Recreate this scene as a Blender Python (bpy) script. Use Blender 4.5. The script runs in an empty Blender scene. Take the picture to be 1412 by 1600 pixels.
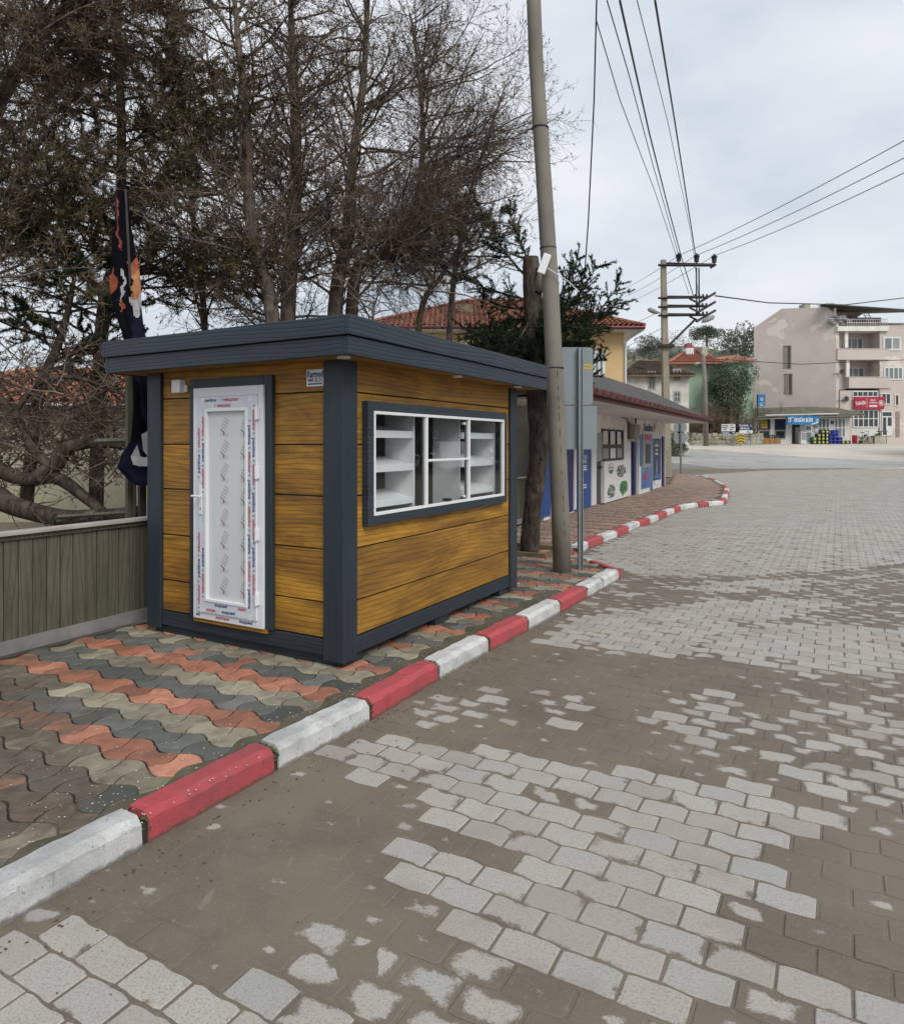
import bpy, math, random
import numpy as np
from mathutils import Matrix, Vector
random.seed(7); rng = np.random.default_rng(7)
SC = bpy.context.scene
# ------------------------------------------------------------------ camera
F = 1076.0; HZ = 692.0; EYE = 1.70; CX = 706.0
cam_d = bpy.data.cameras.new('camera'); cam = bpy.data.objects.new('camera', cam_d)
SC.collection.objects.link(cam); SC.camera = cam
cam.location = (0, 0, EYE); cam.rotation_euler = (math.radians(90), 0, 0)
cam_d.sensor_fit = 'HORIZONTAL'; cam_d.sensor_width = 36.0; cam_d.lens = 36.0*F/1412.0
cam_d.shift_y = -(800.0-HZ)/1412.0; cam_d.clip_start = 0.05; cam_d.clip_end = 2000
# ------------------------------------------------------------------ light
SUN_EL, SUN_AZ = 42.0, 148.0      # azimuth of the sun, clockwise from +Y
world = bpy.data.worlds.new('World'); SC.world = world; world.use_nodes = True
nt = world.node_tree; nt.nodes.clear()
def wn(t, **k):
    n = nt.nodes.new(t)
    for a, b in k.items(): setattr(n, a, b)
    return n
out = wn('ShaderNodeOutputWorld'); mixs = wn('ShaderNodeMixShader')
bg1 = wn('ShaderNodeBackground'); bg2 = wn('ShaderNodeBackground')
sky = wn('ShaderNodeTexSky', sky_type='NISHITA'); sky.sun_disc = False
sky.sun_elevation = math.radians(SUN_EL); sky.sun_rotation = math.radians(SUN_AZ)
sky.air_density = 1.5; sky.dust_density = 3.0
nt.links.new(sky.outputs[0], bg1.inputs[0]); bg1.inputs[1].default_value = 0.10
tc = wn('ShaderNodeTexCoord'); mp = wn('ShaderNodeMapping'); mp.inputs['Scale'].default_value = (1.0, 1.0, 2.6)
mp.inputs['Location'].default_value = (3.1, 0.4, 0.2)
nz = wn('ShaderNodeTexNoise'); nz.inputs['Scale'].default_value = 1.9; nz.inputs['Detail'].default_value = 7; nz.inputs['Roughness'].default_value = 0.5
nz.inputs['Distortion'].default_value = 0.35
rmp = wn('ShaderNodeValToRGB'); e = rmp.color_ramp.elements
e[0].position = 0.34; e[0].color = (0.375, 0.425, 0.49, 1); e[1].position = 0.64; e[1].color = (0.60, 0.615, 0.645, 1)
m_ = rmp.color_ramp.elements.new(0.48); m_.color = (0.49, 0.53, 0.58, 1)
for a, b in ((tc.outputs['Generated'], mp.inputs[0]), (mp.outputs[0], nz.inputs[0]), (nz.outputs[0], rmp.inputs[0]), (rmp.outputs[0], bg2.inputs[0])):
    nt.links.new(a, b)
bg2.inputs[1].default_value = 1.0
mixs.inputs[0].default_value = 0.92
nt.links.new(bg1.outputs[0], mixs.inputs[1]); nt.links.new(bg2.outputs[0], mixs.inputs[2]); nt.links.new(mixs.outputs[0], out.inputs[0])
sd = bpy.data.lights.new('sun', 'SUN'); sd.energy = 1.5; sd.angle = math.radians(28); sd.color = (1.0, 0.97, 0.92)
sun = bpy.data.objects.new('sun', sd); SC.collection.objects.link(sun)
az = math.radians(SUN_AZ); el = math.radians(SUN_EL)
sdir = Vector((math.sin(az)*math.cos(el), math.cos(az)*math.cos(el), math.sin(el)))
sun.rotation_euler = sdir.to_track_quat('Z', 'Y').to_euler()
vs = SC.view_settings; vs.view_transform = 'Standard'; vs.look = 'None'; vs.gamma = 1; vs.use_curve_mapping = False; vs.exposure = 0.58
# ------------------------------------------------------------------ geometry helpers
n1 = math.hypot(604.0/F, 1); DX, DY = 604.0/F/n1, 1/n1       # street direction
ANG = math.atan2(DY, DX)
def S(s, t, z=0.0): return (s*DX - t*DY, s*DY + t*DX, z)
def st(x, y): return (x*DX + y*DY, -x*DY + y*DX)
def hh(y, x=0):
    t = np.clip((y-27.0)/35.0, 0, 1); return 1.65*t*t*(3-2*t)
def proj(x, y, z): return CX + F*x/y, HZ + F*(EYE-z)/y
def P(u, v, Y): return ((u-CX)/F*Y, Y, EYE + (HZ-v)/F*Y)
def G(u, v, dz=0.0):
    lo, hi = 1.0, 120.0
    f = lambda Y: EYE + (HZ-v)/F*Y - (float(hh(Y))+dz)
    for _ in range(60):
        m = (lo+hi)/2
        if f(m) > 0: lo = m
        else: hi = m
    return ((u-CX)/F*lo, lo, float(hh(lo))+dz)
class MB:
    def __init__(s): s.v = []; s.f = []; s.m = []; s.n = 0
    def mesh(s, vs_, fs_, M=None, m=0):
        if M is not None: vs_ = [tuple(M @ Vector(p)) for p in vs_]
        b = s.n; s.v.extend(vs_); s.n += len(vs_)
        for f in fs_: s.f.append(tuple(i+b for i in f)); s.m.append(m)
        return s
    def box(s, x0, x1, y0, y1, z0, z1, m=0, M=None):
        v = [(x0,y0,z0),(x1,y0,z0),(x1,y1,z0),(x0,y1,z0),(x0,y0,z1),(x1,y0,z1),(x1,y1,z1),(x0,y1,z1)]
        return s.mesh(v, [(0,3,2,1),(4,5,6,7),(0,1,5,4),(1,2,6,5),(2,3,7,6),(3,0,4,7)], M, m)
    def prism(s, pts, z0, z1, m=0, M=None):     # polygon in xy, extruded in z
        n = len(pts); v = [(p[0],p[1],z0) for p in pts] + [(p[0],p[1],z1) for p in pts]
        f = [tuple(range(n-1,-1,-1)), tuple(range(n,2*n))] + [(i,(i+1)%n,n+(i+1)%n,n+i) for i in range(n)]
        return s.mesh(v, f, M, m)
    def tube(s, pts, rs, sides=8, m=0, cap=True):
        pts = [Vector(p) for p in pts]; n = len(pts); b = s.n
        if not hasattr(rs, '__len__'): rs = [rs]*n
        up = None
        for i, p in enumerate(pts):
            d = (pts[min(i+1,n-1)] - pts[max(i-1,0)]).normalized()
            if up is None: up = Vector((0,0,1)) if abs(d.z) < .9 else Vector((1,0,0))
            a = d.cross(up).normalized(); c = a.cross(d).normalized(); up = c
            for k in range(sides):
                t = 2*math.pi*k/sides; q = p + (a*math.cos(t) + c*math.sin(t))*rs[i]
                s.v.append(tuple(q))
        s.n += n*sides
        for i in range(n-1):
            for k in range(sides):
                k2 = (k+1) % sides
                s.f.append((b+i*sides+k, b+i*sides+k2, b+(i+1)*sides+k2, b+(i+1)*sides+k)); s.m.append(m)
        if cap:
            s.f.append(tuple(b+k for k in range(sides-1,-1,-1))); s.m.append(m)
            s.f.append(tuple(b+(n-1)*sides+k for k in range(sides))); s.m.append(m)
        return s
    def sphere(s, c, r, m=0, seg=10, rings=6):
        rr = r if hasattr(r, '__len__') else (r,r,r); b = s.n; vv=[]; ff=[]
        vv.append((c[0],c[1],c[2]-rr[2]))
        for i in range(1, rings):
            a = math.pi*i/rings - math.pi/2
            for k in range(seg):
                t = 2*math.pi*k/seg; vv.append((c[0]+rr[0]*math.cos(a)*math.cos(t), c[1]+rr[1]*math.cos(a)*math.sin(t), c[2]+rr[2]*math.sin(a)))
        vv.append((c[0],c[1],c[2]+rr[2]))
        for k in range(seg):
            ff.append((0,1+(k+1)%seg,1+k))
            for i in range(rings-2): ff.append((1+i*seg+k,1+i*seg+(k+1)%seg,1+(i+1)*seg+(k+1)%seg,1+(i+1)*seg+k))
            ff.append((1+(rings-2)*seg+k,1+(rings-2)*seg+(k+1)%seg,len(vv)-1))
        return s.mesh(vv, ff, None, m)
    def build(s, name, mats, parent=None, smooth=False, bevel=0, **props):
        me = bpy.data.meshes.new(name); me.from_pydata(s.v, [], s.f)
        if not isinstance(mats, (list, tuple)): mats = [mats]
        for x in mats: me.materials.append(x)
        if len(mats) > 1: me.polygons.foreach_set('material_index', s.m)
        if smooth: me.polygons.foreach_set('use_smooth', [True]*len(me.polygons))
        me.update()
        return link(name, me, parent, bevel, **props)
def link(name, me, parent=None, bevel=0, **props):
    o = bpy.data.objects.new(name, me); SC.collection.objects.link(o)
    if parent is not None: o.parent = parent
    if bevel:
        b = o.modifiers.new('bevel', 'BEVEL'); b.width = bevel; b.segments = 2; b.limit_method = 'ANGLE'
    for k, v in props.items(): o[k] = v
    return o
def empty(name, loc, rz, label, cat, group=None):
    o = bpy.data.objects.new(name, None); SC.collection.objects.link(o); o.location = loc; o.rotation_euler = (0,0,rz)
    o.empty_display_size = 0.1; return tag(o, label, cat, group)
def tag(o, label, cat, group=None):
    o['label'] = label; o['category'] = cat
    if group: o['group'] = group
    return o
def frame(o, x, y):
    x = Vector(x).normalized(); y = Vector(y).normalized(); z = x.cross(y)
    return Matrix(((x.x,y.x,z.x,o[0]),(x.y,y.y,z.y,o[1]),(x.z,y.z,z.z,o[2]),(0,0,0,1)))
_tc = {}
def text_geo(txt, size, bold=0.0, squeeze=1.0):
    k = (txt, size, bold, squeeze)
    if k in _tc: return _tc[k]
    cu = bpy.data.curves.new('t', 'FONT'); cu.body = txt; cu.size = size; cu.offset = bold*size; cu.resolution_u = 2
    cu.align_x = 'CENTER'; cu.align_y = 'CENTER'
    o = bpy.data.objects.new('t', cu); SC.collection.objects.link(o)
    dg = bpy.context.evaluated_depsgraph_get(); me = o.evaluated_get(dg).to_mesh()
    vs_ = [(v.co.x*squeeze, v.co.y, 0) for v in me.vertices]; fs_ = [tuple(p.vertices) for p in me.polygons]
    o.evaluated_get(dg).to_mesh_clear(); bpy.data.objects.remove(o); bpy.data.curves.remove(cu)
    _tc[k] = (vs_, fs_); return _tc[k]
# ------------------------------------------------------------------ materials
class NT:
    def __init__(s, name):
        s.mat = bpy.data.materials.new(name); s.mat.use_nodes = True; s.t = s.mat.node_tree; s.t.nodes.clear()
        s.out = s.n('ShaderNodeOutputMaterial'); s.b = s.n('ShaderNodeBsdfPrincipled'); s.l(s.b.outputs[0], s.out.inputs[0])
    def n(s, t, **k):
        x = s.t.nodes.new(t)
        for a, b in k.items(): setattr(x, a, b)
        return x
    def l(s, a, b): s.t.links.new(a, b)
    def pos(s): return s.n('ShaderNodeNewGeometry').outputs['Position']
    def obj(s): return s.n('ShaderNodeTexCoord').outputs['Object']
    def rnd(s): return s.n('ShaderNodeObjectInfo').outputs['Random']
    def map(s, v, scale=(1,1,1), loc=(0,0,0)):
        m = s.n('ShaderNodeMapping'); s.l(v, m.inputs[0]); m.inputs['Scale'].default_value = scale; m.inputs['Location'].default_value = loc; return m.outputs[0]
    def noise(s, v, scale, detail=4, rough=.55, dist=0):
        x = s.n('ShaderNodeTexNoise'); s.l(v, x.inputs['Vector']); x.inputs['Scale'].default_value = scale
        x.inputs['Detail'].default_value = detail; x.inputs['Roughness'].default_value = rough; x.inputs['Distortion'].default_value = dist; return x.outputs[0]
    def math(s, op, a, b=0.5, c=None, clamp=False):
        x = s.n('ShaderNodeMath', operation=op); x.use_clamp = clamp
        for i, q in enumerate((a, b, c)):
            if q is None: continue
            if isinstance(q, (int, float)): x.inputs[i].default_value = q
            else: s.l(q, x.inputs[i])
        return x.outputs[0]
    def ramp(s, f, stops):
        x = s.n('ShaderNodeValToRGB'); s.l(f, x.inputs[0]); el = x.color_ramp.elements
        el[0].position, el[0].color = stops[0][0], (*stops[0][1], 1); el[1].position, el[1].color = stops[-1][0], (*stops[-1][1], 1)
        for p, c in stops[1:-1]: k = el.new(p); k.color = (*c, 1)
        return x.outputs[0]
    def step(s, f, a, b):
        x = s.n('ShaderNodeMapRange'); x.interpolation_type = 'SMOOTHSTEP'; s.l(f, x.inputs[0]); x.inputs[1].default_value = a; x.inputs[2].default_value = b; return x.outputs[0]
    def mix(s, f, a, b, mode='MIX'):
        x = s.n('ShaderNodeMix', data_type='RGBA', blend_type=mode); x.clamp_factor = True
        if isinstance(f, (int, float)): x.inputs[0].default_value = f
        else: s.l(f, x.inputs[0])
        for i, q in ((6, a), (7, b)):
            if isinstance(q, tuple): x.inputs[i].default_value = (*q, 1) if len(q) == 3 else q
            else: s.l(q, x.inputs[i])
        return x.outputs[2]
    def attr(s, name, kind='GEOMETRY'): x = s.n('ShaderNodeAttribute', attribute_type=kind); x.attribute_name = name; return x
    def bump(s, h, strength=.3, dist=.01):
        x = s.n('ShaderNodeBump'); s.l(h, x.inputs['Height']); x.inputs['Strength'].default_value = strength; x.inputs['Distance'].default_value = dist
        s.l(x.outputs[0], s.b.inputs['Normal'])
    def fin(s, col=None, rough=.7, spec=None, metal=0):
        if col is not None:
            if isinstance(col, tuple): s.b.inputs['Base Color'].default_value = (*col, 1)
            else: s.l(col, s.b.inputs['Base Color'])
        if isinstance(rough, (int, float)): s.b.inputs['Roughness'].default_value = rough
        else: s.l(rough, s.b.inputs['Roughness'])
        if spec is not None: s.b.inputs['Specular IOR Level'].default_value = spec
        s.b.inputs['Metallic'].default_value = metal
        return s.mat
def mat(name, c1, c2=None, scale=3, rough=.75, bump=.15, bscale=40, bdist=.004, spec=.4, metal=0, lo=.35, hi=.65, space='obj', stretch=(1,1,1), detail=6):
    m = NT(name); v = m.map(m.obj() if space == 'obj' else m.pos(), stretch)
    c2 = c2 or tuple(x*.8 for x in c1)
    col = m.ramp(m.noise(v, scale, detail, .6), [(lo, c2), (hi, c1)])
    if bump: m.bump(m.noise(v, bscale, 5, .6), bump, bdist)
    return m.fin(col, rough, spec, metal)
MUD1, MUD2 = (0.170, 0.144, 0.108), (0.128, 0.107, 0.080)
def mk_mud():
    m = NT('dried_mud'); p = m.pos()
    col = m.mix(m.step(m.noise(p, 1.3, 6, .62), .38, .64), MUD1, MUD2)
    col = m.mix(m.math('MULTIPLY', m.step(m.noise(p, 140, 3, .8), .54, .68), .55), col, (.26,.228,.18))
    col = m.mix(m.step(m.noise(p, 34, 4, .7), .56, .72), col, (0.20, 0.172, 0.135))
    col = m.mix(m.step(m.noise(m.map(p, (1, .25, 1)), 16, 3), .62, .72), col, (0.195, 0.168, 0.13))
    m.bump(m.noise(p, 60, 6, .7), .35, .004)
    return m.fin(col, .72, .35)
M_mud = mk_mud()
def mk_paver():
    m = NT('road_paver_stone'); p = m.pos()
    cl = m.attr('clean').outputs['Fac']; ct = m.attr('ctr').outputs['Fac']; tn = m.attr('tone').outputs['Fac']
    nl = m.noise(p, 5.0, 3, .5, .25); nf = m.noise(p, 24, 3, .5)
    k = m.math('ADD', m.math('MULTIPLY', m.math('SUBTRACT', nl, .5), 1.25), m.math('MULTIPLY', m.math('SUBTRACT', nf, .5), .22))
    k = m.math('ADD', k, m.math('MULTIPLY', m.math('SUBTRACT', ct, .42), .42))
    k = m.math('ADD', k, m.math('MULTIPLY', m.math('SUBTRACT', m.noise(p, 95, 3, .7), .5), .30))
    mask = m.step(m.math('ADD', cl, k), .43, .57)
    st_ = m.ramp(tn, [(0, (.29,.268,.23)), (.35, (.37,.345,.305)), (.65, (.415,.395,.35)), (.9,(.35,.34,.32)), (1, (.30,.31,.32))])
    st_ = m.mix(m.step(m.noise(p, 120, 4, .85), .50, .60), st_, (.245,.225,.19))
    st_ = m.mix(m.step(m.noise(p, 2.6, 5), .50, .80), st_, (.26,.235,.20))
    st_ = m.mix(m.step(m.noise(p, 220, 2, .8), .66, .72), st_, (.56,.53,.48))
    st_ = m.mix(.12, st_, m.ramp(m.noise(p, .9, 3), [(.3,(.36,.31,.26)),(.7,(.48,.48,.48))]))
    md = m.mix(m.step(m.noise(p, 1.3, 6, .62), .38, .64), MUD1, MUD2)
    md = m.mix(m.math('MULTIPLY', m.step(m.noise(p, 140, 3, .8), .54, .68), .55), md, (.26,.228,.18))
    md = m.mix(m.step(m.noise(p, 34, 4, .7), .56, .72), md, (0.20, 0.172, 0.135))
    md = m.mix(m.math('MULTIPLY', tn, .35), md, (.175,.15,.115))
    col = m.mix(mask, md, st_)
    m.bump(m.math('ADD', m.noise(p, 130, 5, .75), m.math('MULTIPLY', mask, .35)), .5, .004)
    return m.fin(col, m.math('ADD', m.math('MULTIPLY', mask, .18), .66), .35)
M_paver = mk_paver()
def mk_tile():
    m = NT('pavement_tile_concrete'); p = m.pos(); col = m.attr('col').outputs['Color']; dr = m.attr('dirt').outputs['Fac']; gr = m.attr('groove').outputs['Fac']
    c = m.mix(m.step(m.noise(p, 9, 5, .65), .40, .72), col, m.mix(.5, col, (.06,.055,.045)))
    c = m.mix(m.step(m.noise(p, 160, 3, .8), .55, .70), c, m.mix(.45, col, (.05,.045,.04)))
    d = m.step(m.math('ADD', dr, m.math('MULTIPLY', m.math('SUBTRACT', m.noise(p, 3.2, 6, .65), .5), 1.3)), .38, .95)
    c = m.mix(d, c, m.ramp(m.noise(p, 13, 6, .7), [(.3, (.080,.062,.046)), (.7, (.165,.130,.096))]))
    moss = m.step(m.noise(p, 1.7, 5, .6), .56, .74)
    c = m.mix(m.math('MULTIPLY', moss, .22), c, (.085,.088,.035))
    # bits of broken shell-coloured grit
    c = m.mix(m.step(m.noise(p, 70, 1, .5), .755, .775), c, (.55,.53,.48))
    w = m.n('ShaderNodeTexWave', wave_type='BANDS', bands_direction='X')
    rv = m.n('ShaderNodeVectorRotate', rotation_type='Z_AXIS'); m.l(p, rv.inputs[0]); rv.inputs['Angle'].default_value = -ANG - .15
    m.l(rv.outputs[0], w.inputs['Vector']); w.inputs['Scale'].default_value = 22; w.inputs['Distortion'].default_value = .6
    c = m.mix(m.math('MULTIPLY', m.math('MULTIPLY', m.math('SUBTRACT', 1.0, w.outputs[1]), gr), .35), c, (.06,.055,.045))
    m.bump(m.math('ADD', m.math('MULTIPLY', m.math('MULTIPLY', w.outputs[1], gr), .8), m.noise(p, 110, 5, .75)), .45, .004)
    return m.fin(c, m.math('ADD', .5, m.math('MULTIPLY', m.noise(p, 4, 3), .4)), .4)
M_tile = mk_tile()
def mk_wood(name, cols, vert, gscale=1.0, dark=.5, rough=.5, bs=.5, ws=5.0, wd=14):
    m = NT(name); o = m.obj(); sx = m.n('ShaderNodeSeparateXYZ'); m.l(o, sx.inputs[0])
    al = m.math('ADD', sx.outputs[0], sx.outputs[1]); ac = sx.outputs[2]
    if vert: al, ac = ac, al
    r = m.rnd(); cb = m.n('ShaderNodeCombineXYZ')
    m.l(m.math('ADD', al, m.math('MULTIPLY', r, 31.0)), cb.inputs[0]); m.l(m.math('ADD', ac, m.math('MULTIPLY', r, 7.0)), cb.inputs[2])
    v = cb.outputs[0]
    warp = m.noise(m.map(v, (.42, 1, 1.3)), 1.3, 1.5, .4)          # slow bends of the grain
    zz = m.n('ShaderNodeSeparateXYZ'); m.l(v, zz.inputs[0])
    ph = m.math('ADD', m.math('MULTIPLY', zz.outputs[2], ws*9), m.math('MULTIPLY', warp, wd))
    ph = m.math('ADD', ph, m.math('MULTIPLY', m.noise(m.map(v, (2.2, 1, 26)), 1.0, 3, .6), .9))
    tri = m.math('PINGPONG', ph, 1.0)
    late = m.step(tri, .62, 1.0)                                  # thin late-wood lines
    fine = m.noise(m.map(v, (3.5, 1, 190)), 1.0, 4, .75, .3)
    streak = m.noise(m.map(v, (1.1, 1, 24)), 1.6, 5, .65, .5)
    blot = m.noise(m.map(v, (.50, 1, 2.2)), 1.8, 8, .72, .6)
    bl2 = m.math('ADD', m.math('MULTIPLY', blot, .72), m.math('MULTIPLY', streak, .28))
    c = m.ramp(bl2, [(.375, cols[2]), (.47, cols[1]), (.60, cols[0])])
    c = m.mix(m.math('MULTIPLY', m.math('FRACT', m.math('MULTIPLY', r, 7.3)), .35), c, cols[2])
    c = m.mix(m.math('MULTIPLY', late, dark*.85), c, cols[3])
    c = m.mix(m.math('MULTIPLY', m.step(fine, .50, .72), dark*.8), c, cols[3])
    c = m.mix(m.math('MULTIPLY', m.step(streak, .58, .78), dark*.7), c, cols[3])
    hsum = m.math('SUBTRACT', m.math('MULTIPLY', fine, .5), m.math('MULTIPLY', late, .5))
    m.bump(hsum, bs, .004)
    return m.fin(c, rough, .4)
CW = [(.50,.255,.030), (.285,.137,.018), (.145,.072,.017), (.052,.027,.010)]
M_board = mk_wood('ochre_stained_board', CW, False, 1.0, .50, .55, .5, 6.0, 13)
CD = [(.030,.043,.055), (.024,.035,.046), (.019,.028,.037), (.010,.015,.021)]
M_trim = mk_wood('charcoal_blue_trim', CD, False, 1.0, .42, .45, .8, 7.0, 13)
M_trimv = mk_wood('charcoal_blue_post', CD, True, 1.0, .35, .45, .35, 8.0, 5)
CG = [(.135,.130,.092), (.098,.096,.066), (.068,.066,.046), (.030,.029,.020)]
M_fence = mk_wood('weathered_olive_board', CG, True, 1.3, .5, .75, .35)
M_fcap = mat('fence_cap_grey_wood', (.42,.41,.37), (.24,.23,.20), 6, .8, .3, stretch=(.3,1,1))
M_fband = mat('fence_base_grey_concrete', (.24,.235,.225), (.17,.165,.155), 4, .85, .2)
M_pvc = mat('white_pvc', (.70,.71,.745), (.66,.67,.705), 2, .3, 0, spec=.5)
M_film = mat('pale_protective_film', (.60,.645,.70), (.52,.565,.62), 8, .28, .1, 60, spec=.5)
M_panel = mat('door_panel_film', (.60,.625,.635), (.56,.585,.59), 2, .3, .06, 20, spec=.5)
M_red = mat('red_print', (.50,.03,.06), None, 3, .5, 0)
M_blue = mat('blue_print', (.05,.07,.22), None, 3, .5, 0)
M_grey_print = mat('grey_print', (.20,.20,.22), None, 3, .5, 0)
M_lgrey_print = mat('light_grey_print', (.36,.38,.42), None, 3, .5, 0)
M_black = mat('black_rubber', (.015,.015,.017), None, 3, .5, 0)
M_white = mat('white_plastic', (.74,.745,.75), (.70,.705,.71), 2, .35, 0, spec=.5)
M_whitemelamine = mat('white_melamine', (.80,.81,.82), (.76,.77,.78), 1, .35, 0)
M_inner = mat('kiosk_inner_wall', (.34,.34,.335), (.29,.29,.285), 2, .7, .05)
def mk_glass(name, tint=(.90,.94,.93), fac=.10):
    m = NT(name); m.t.nodes.remove(m.b)
    g = m.n('ShaderNodeBsdfGlossy'); g.inputs['Roughness'].default_value = .01; g.inputs[0].default_value = (.95,.97,1,1)
    t = m.n('ShaderNodeBsdfTransparent'); t.inputs[0].default_value = (*tint, 1)
    fr = m.n('ShaderNodeLayerWeight'); fr.inputs[0].default_value = .5
    x = m.n('ShaderNodeMixShader'); m.l(m.math('ADD', m.math('MULTIPLY', m.math('POWER', fr.outputs['Facing'], 4.0), .75), fac, clamp=True), x.inputs[0])
    m.l(t.outputs[0], x.inputs[1]); m.l(g.outputs[0], x.inputs[2]); m.l(x.outputs[0], m.out.inputs[0]); return m.mat
M_glass = mk_glass('clear_window_glass', (.97,.985,.985), fac=.05)
M_winglass = NT('dark_window_glass').fin((.035,.042,.045), .08, .6)
M_winglass2 = NT('curtained_window_glass').fin((.16,.19,.19), .12, .6)
def mk_paint(name, c, under=(.30,.29,.27), wear=.62, dirt=.66):
    m = NT(name); p = m.pos()
    c2 = m.mix(m.step(m.noise(p, 3.5, 5, .6), dirt-.16, dirt+.10), c, tuple(x*.62+.035 for x in c))
    c2 = m.mix(m.step(m.noise(p, 26, 6, .75), wear, wear+.05), c2, under)
    c2 = m.mix(m.step(m.noise(m.map(p, (1,1,.35)), 15, 5, .7), .60, .76), c2, tuple(x*.38+.02 for x in c))
    sx = m.n('ShaderNodeSeparateXYZ'); m.l(m.obj(), sx.inputs[0])
    low = m.step(m.math('ADD', sx.outputs[2], m.math('MULTIPLY', m.noise(p, 22, 4), .05)), .052, .030)
    c2 = m.mix(m.math('MULTIPLY', low, .75), c2, (.10,.085,.065))
    c2 = m.mix(m.math('MULTIPLY', m.step(m.noise(p, 170, 2, .8), .52, .66), .5), c2, tuple(x*.45+.03 for x in c))
    m.bump(m.noise(p, 85, 6, .85), 1.0, .008)
    return m.fin(c2, .78, .3)
M_kred = mk_paint('red_kerb_paint', (.50,.085,.095), (.23,.15,.12), .615, .56)
M_kwhite = mk_paint('white_kerb_paint', (.68,.675,.66), (.32,.31,.28), .60, .54)
M_concrete = mat('aged_concrete', (.27,.255,.225), (.19,.18,.155), 2.2, .85, .35, 70, .004)
M_grout = mat('mossy_grout', (.115,.100,.070), (.062,.058,.036), 5, .9, .5, 50, .006, space='pos')
M_bed = mat('tile_joint_sand', (.050,.045,.032), (.030,.028,.018), 6, .95, .4, space='pos')
M_steel = mat('galvanised_steel', (.26,.285,.295), (.215,.24,.25), 5, .45, .05, metal=.5)
M_signback = mat('grey_sign_back', (.225,.26,.27), (.195,.225,.235), 1.5, .5, .04)
M_iron = mat('dark_rusty_iron', (.045,.035,.032), (.025,.020,.020), 8, .7, .2)
M_wire = NT('wire_black').fin((.012,.012,.014), .6)
M_wire2 = NT('wire_grey').fin((.10,.10,.11), .6)
# ------------------------------------------------------------------ ground
def grid(name, xs, ys, zf, m, kind='structure', **props):
    X, Y = np.meshgrid(xs, ys); Z = zf(X, Y); nx, ny = len(xs), len(ys)
    v = np.stack([X.ravel(), Y.ravel(), Z.ravel()], 1)
    i = np.arange(nx-1)[None,:] + (np.arange(ny-1)*nx)[:,None]; i = i.ravel()
    f = np.stack([i, i+1, i+nx+1, i+nx], 1)
    me = bpy.data.meshes.new(name); me.vertices.add(len(v)); me.vertices.foreach_set('co', v.ravel())
    me.loops.add(f.size); me.loops.foreach_set('vertex_index', f.ravel()); me.polygons.add(len(f))
    me.polygons.foreach_set('loop_start', np.arange(0, f.size, 4)); me.polygons.foreach_set('use_smooth', np.ones(len(f), bool))
    me.materials.append(m); me.update(calc_edges=True)
    return link(name, me, kind=kind, **props)
def inpoly(x, y, poly):
    poly = np.asarray(poly, float); x = np.asarray(x, float); y = np.asarray(y, float); c = np.zeros(x.shape, bool)
    j = len(poly)-1
    for i in range(len(poly)):
        xi, yi = poly[i][:2]; xj, yj = poly[j][:2]
        if yi != yj:
            c ^= ((yi > y) != (yj > y)) & (x < (xj-xi)*(y-yi)/(yj-yi)+xi)
        j = i
    return c
def mk_dirt(name, c1, c2, c3, sc=.35):
    m = NT(name); p = m.pos()
    c = m.ramp(m.noise(p, sc, 7, .6), [(.35, c2), (.62, c1)])
    c = m.mix(m.step(m.noise(p, 7, 6, .7), .55, .70), c, c3)
    c = m.mix(m.step(m.noise(m.map(p, (.12,1,1)), 1.2, 5, .7), .56, .66), c, c3)
    m.bump(m.noise(p, 30, 6, .75), .4, .01); return m.fin(c, .9, .25)
M_ground = mk_dirt('dry_earth', (.23,.20,.15), (.16,.14,.10), (.12,.11,.07))
M_pale = mk_dirt('pale_dusty_concrete', (.58,.535,.465), (.48,.44,.38), (.38,.345,.295), .25)
M_asph = mk_dirt('worn_grey_asphalt', (.38,.375,.365), (.31,.305,.295), (.24,.235,.225), .3)
M_roadpaint = mat('road_marking_paint', (.62,.61,.58), (.40,.39,.37), 6, .7, .2, space='pos')
ys = np.concatenate([np.linspace(-60, 20, 9), np.linspace(22, 66, 45), np.linspace(75, 800, 20)])
grid('ground', np.linspace(-500, 600, 60), ys, lambda X, Y: hh(Y)-.06, M_ground)
# pavement outline (world) from the kerb line
K1 = [S(-2.65,2.60)] + [S(-1.14,2.60), S(-.38,2.59), S(.38,2.585), S(1.14,2.57)] + [G(u, v) for u, v in ((228,1320),(433,1205),(580,1126),(686,1062),(765,1018),(826,985),(876,957),(918,934),(942,920),(967,905))]
K2 = [G(u, v) for u, v in ((905,866),(919.8,857.4),(942.6,848.5),(964.4,840),(982.3,831.7),(1000,823.7),(1016,818.4),(1029,813.4),(1042.4,806.9),(1053.7,802.3),(1063.6,798),(1091,793),(1107,791.6),(1131,790),(1135,784),(1137,778),(1138,772),(1139,768),(1133,762),(1120,754.5),(1106,749.5),(1086,745))]
KW = .15
def inset(line, w):
    o = []
    for i, p in enumerate(line):
        a = line[max(i-1,0)]; b = line[min(i+1,len(line)-1)]
        dx, dy = b[0]-a[0], b[1]-a[1]; L = math.hypot(dx,dy); o.append((p[0]-dy/L*w, p[1]+dx/L*w))
    return o
K1i = inset(K1, KW); K2i = inset(K2, KW)
K2i = K2i[:-1] + [K2i[-1]]
back = [S(34, 6.9)[:2], S(27.0, 5.75)[:2], S(17, 5.6)[:2], S(13.4, 5.38)[:2], S(12.5, 5.38)[:2], S(-2.65, 5.38)[:2]]
pave_poly = K1i + K2i + back
MB().prism(pave_poly, -.05, .104).build('pavement', M_bed, kind='structure')
pavement = bpy.data.objects['pavement']
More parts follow.
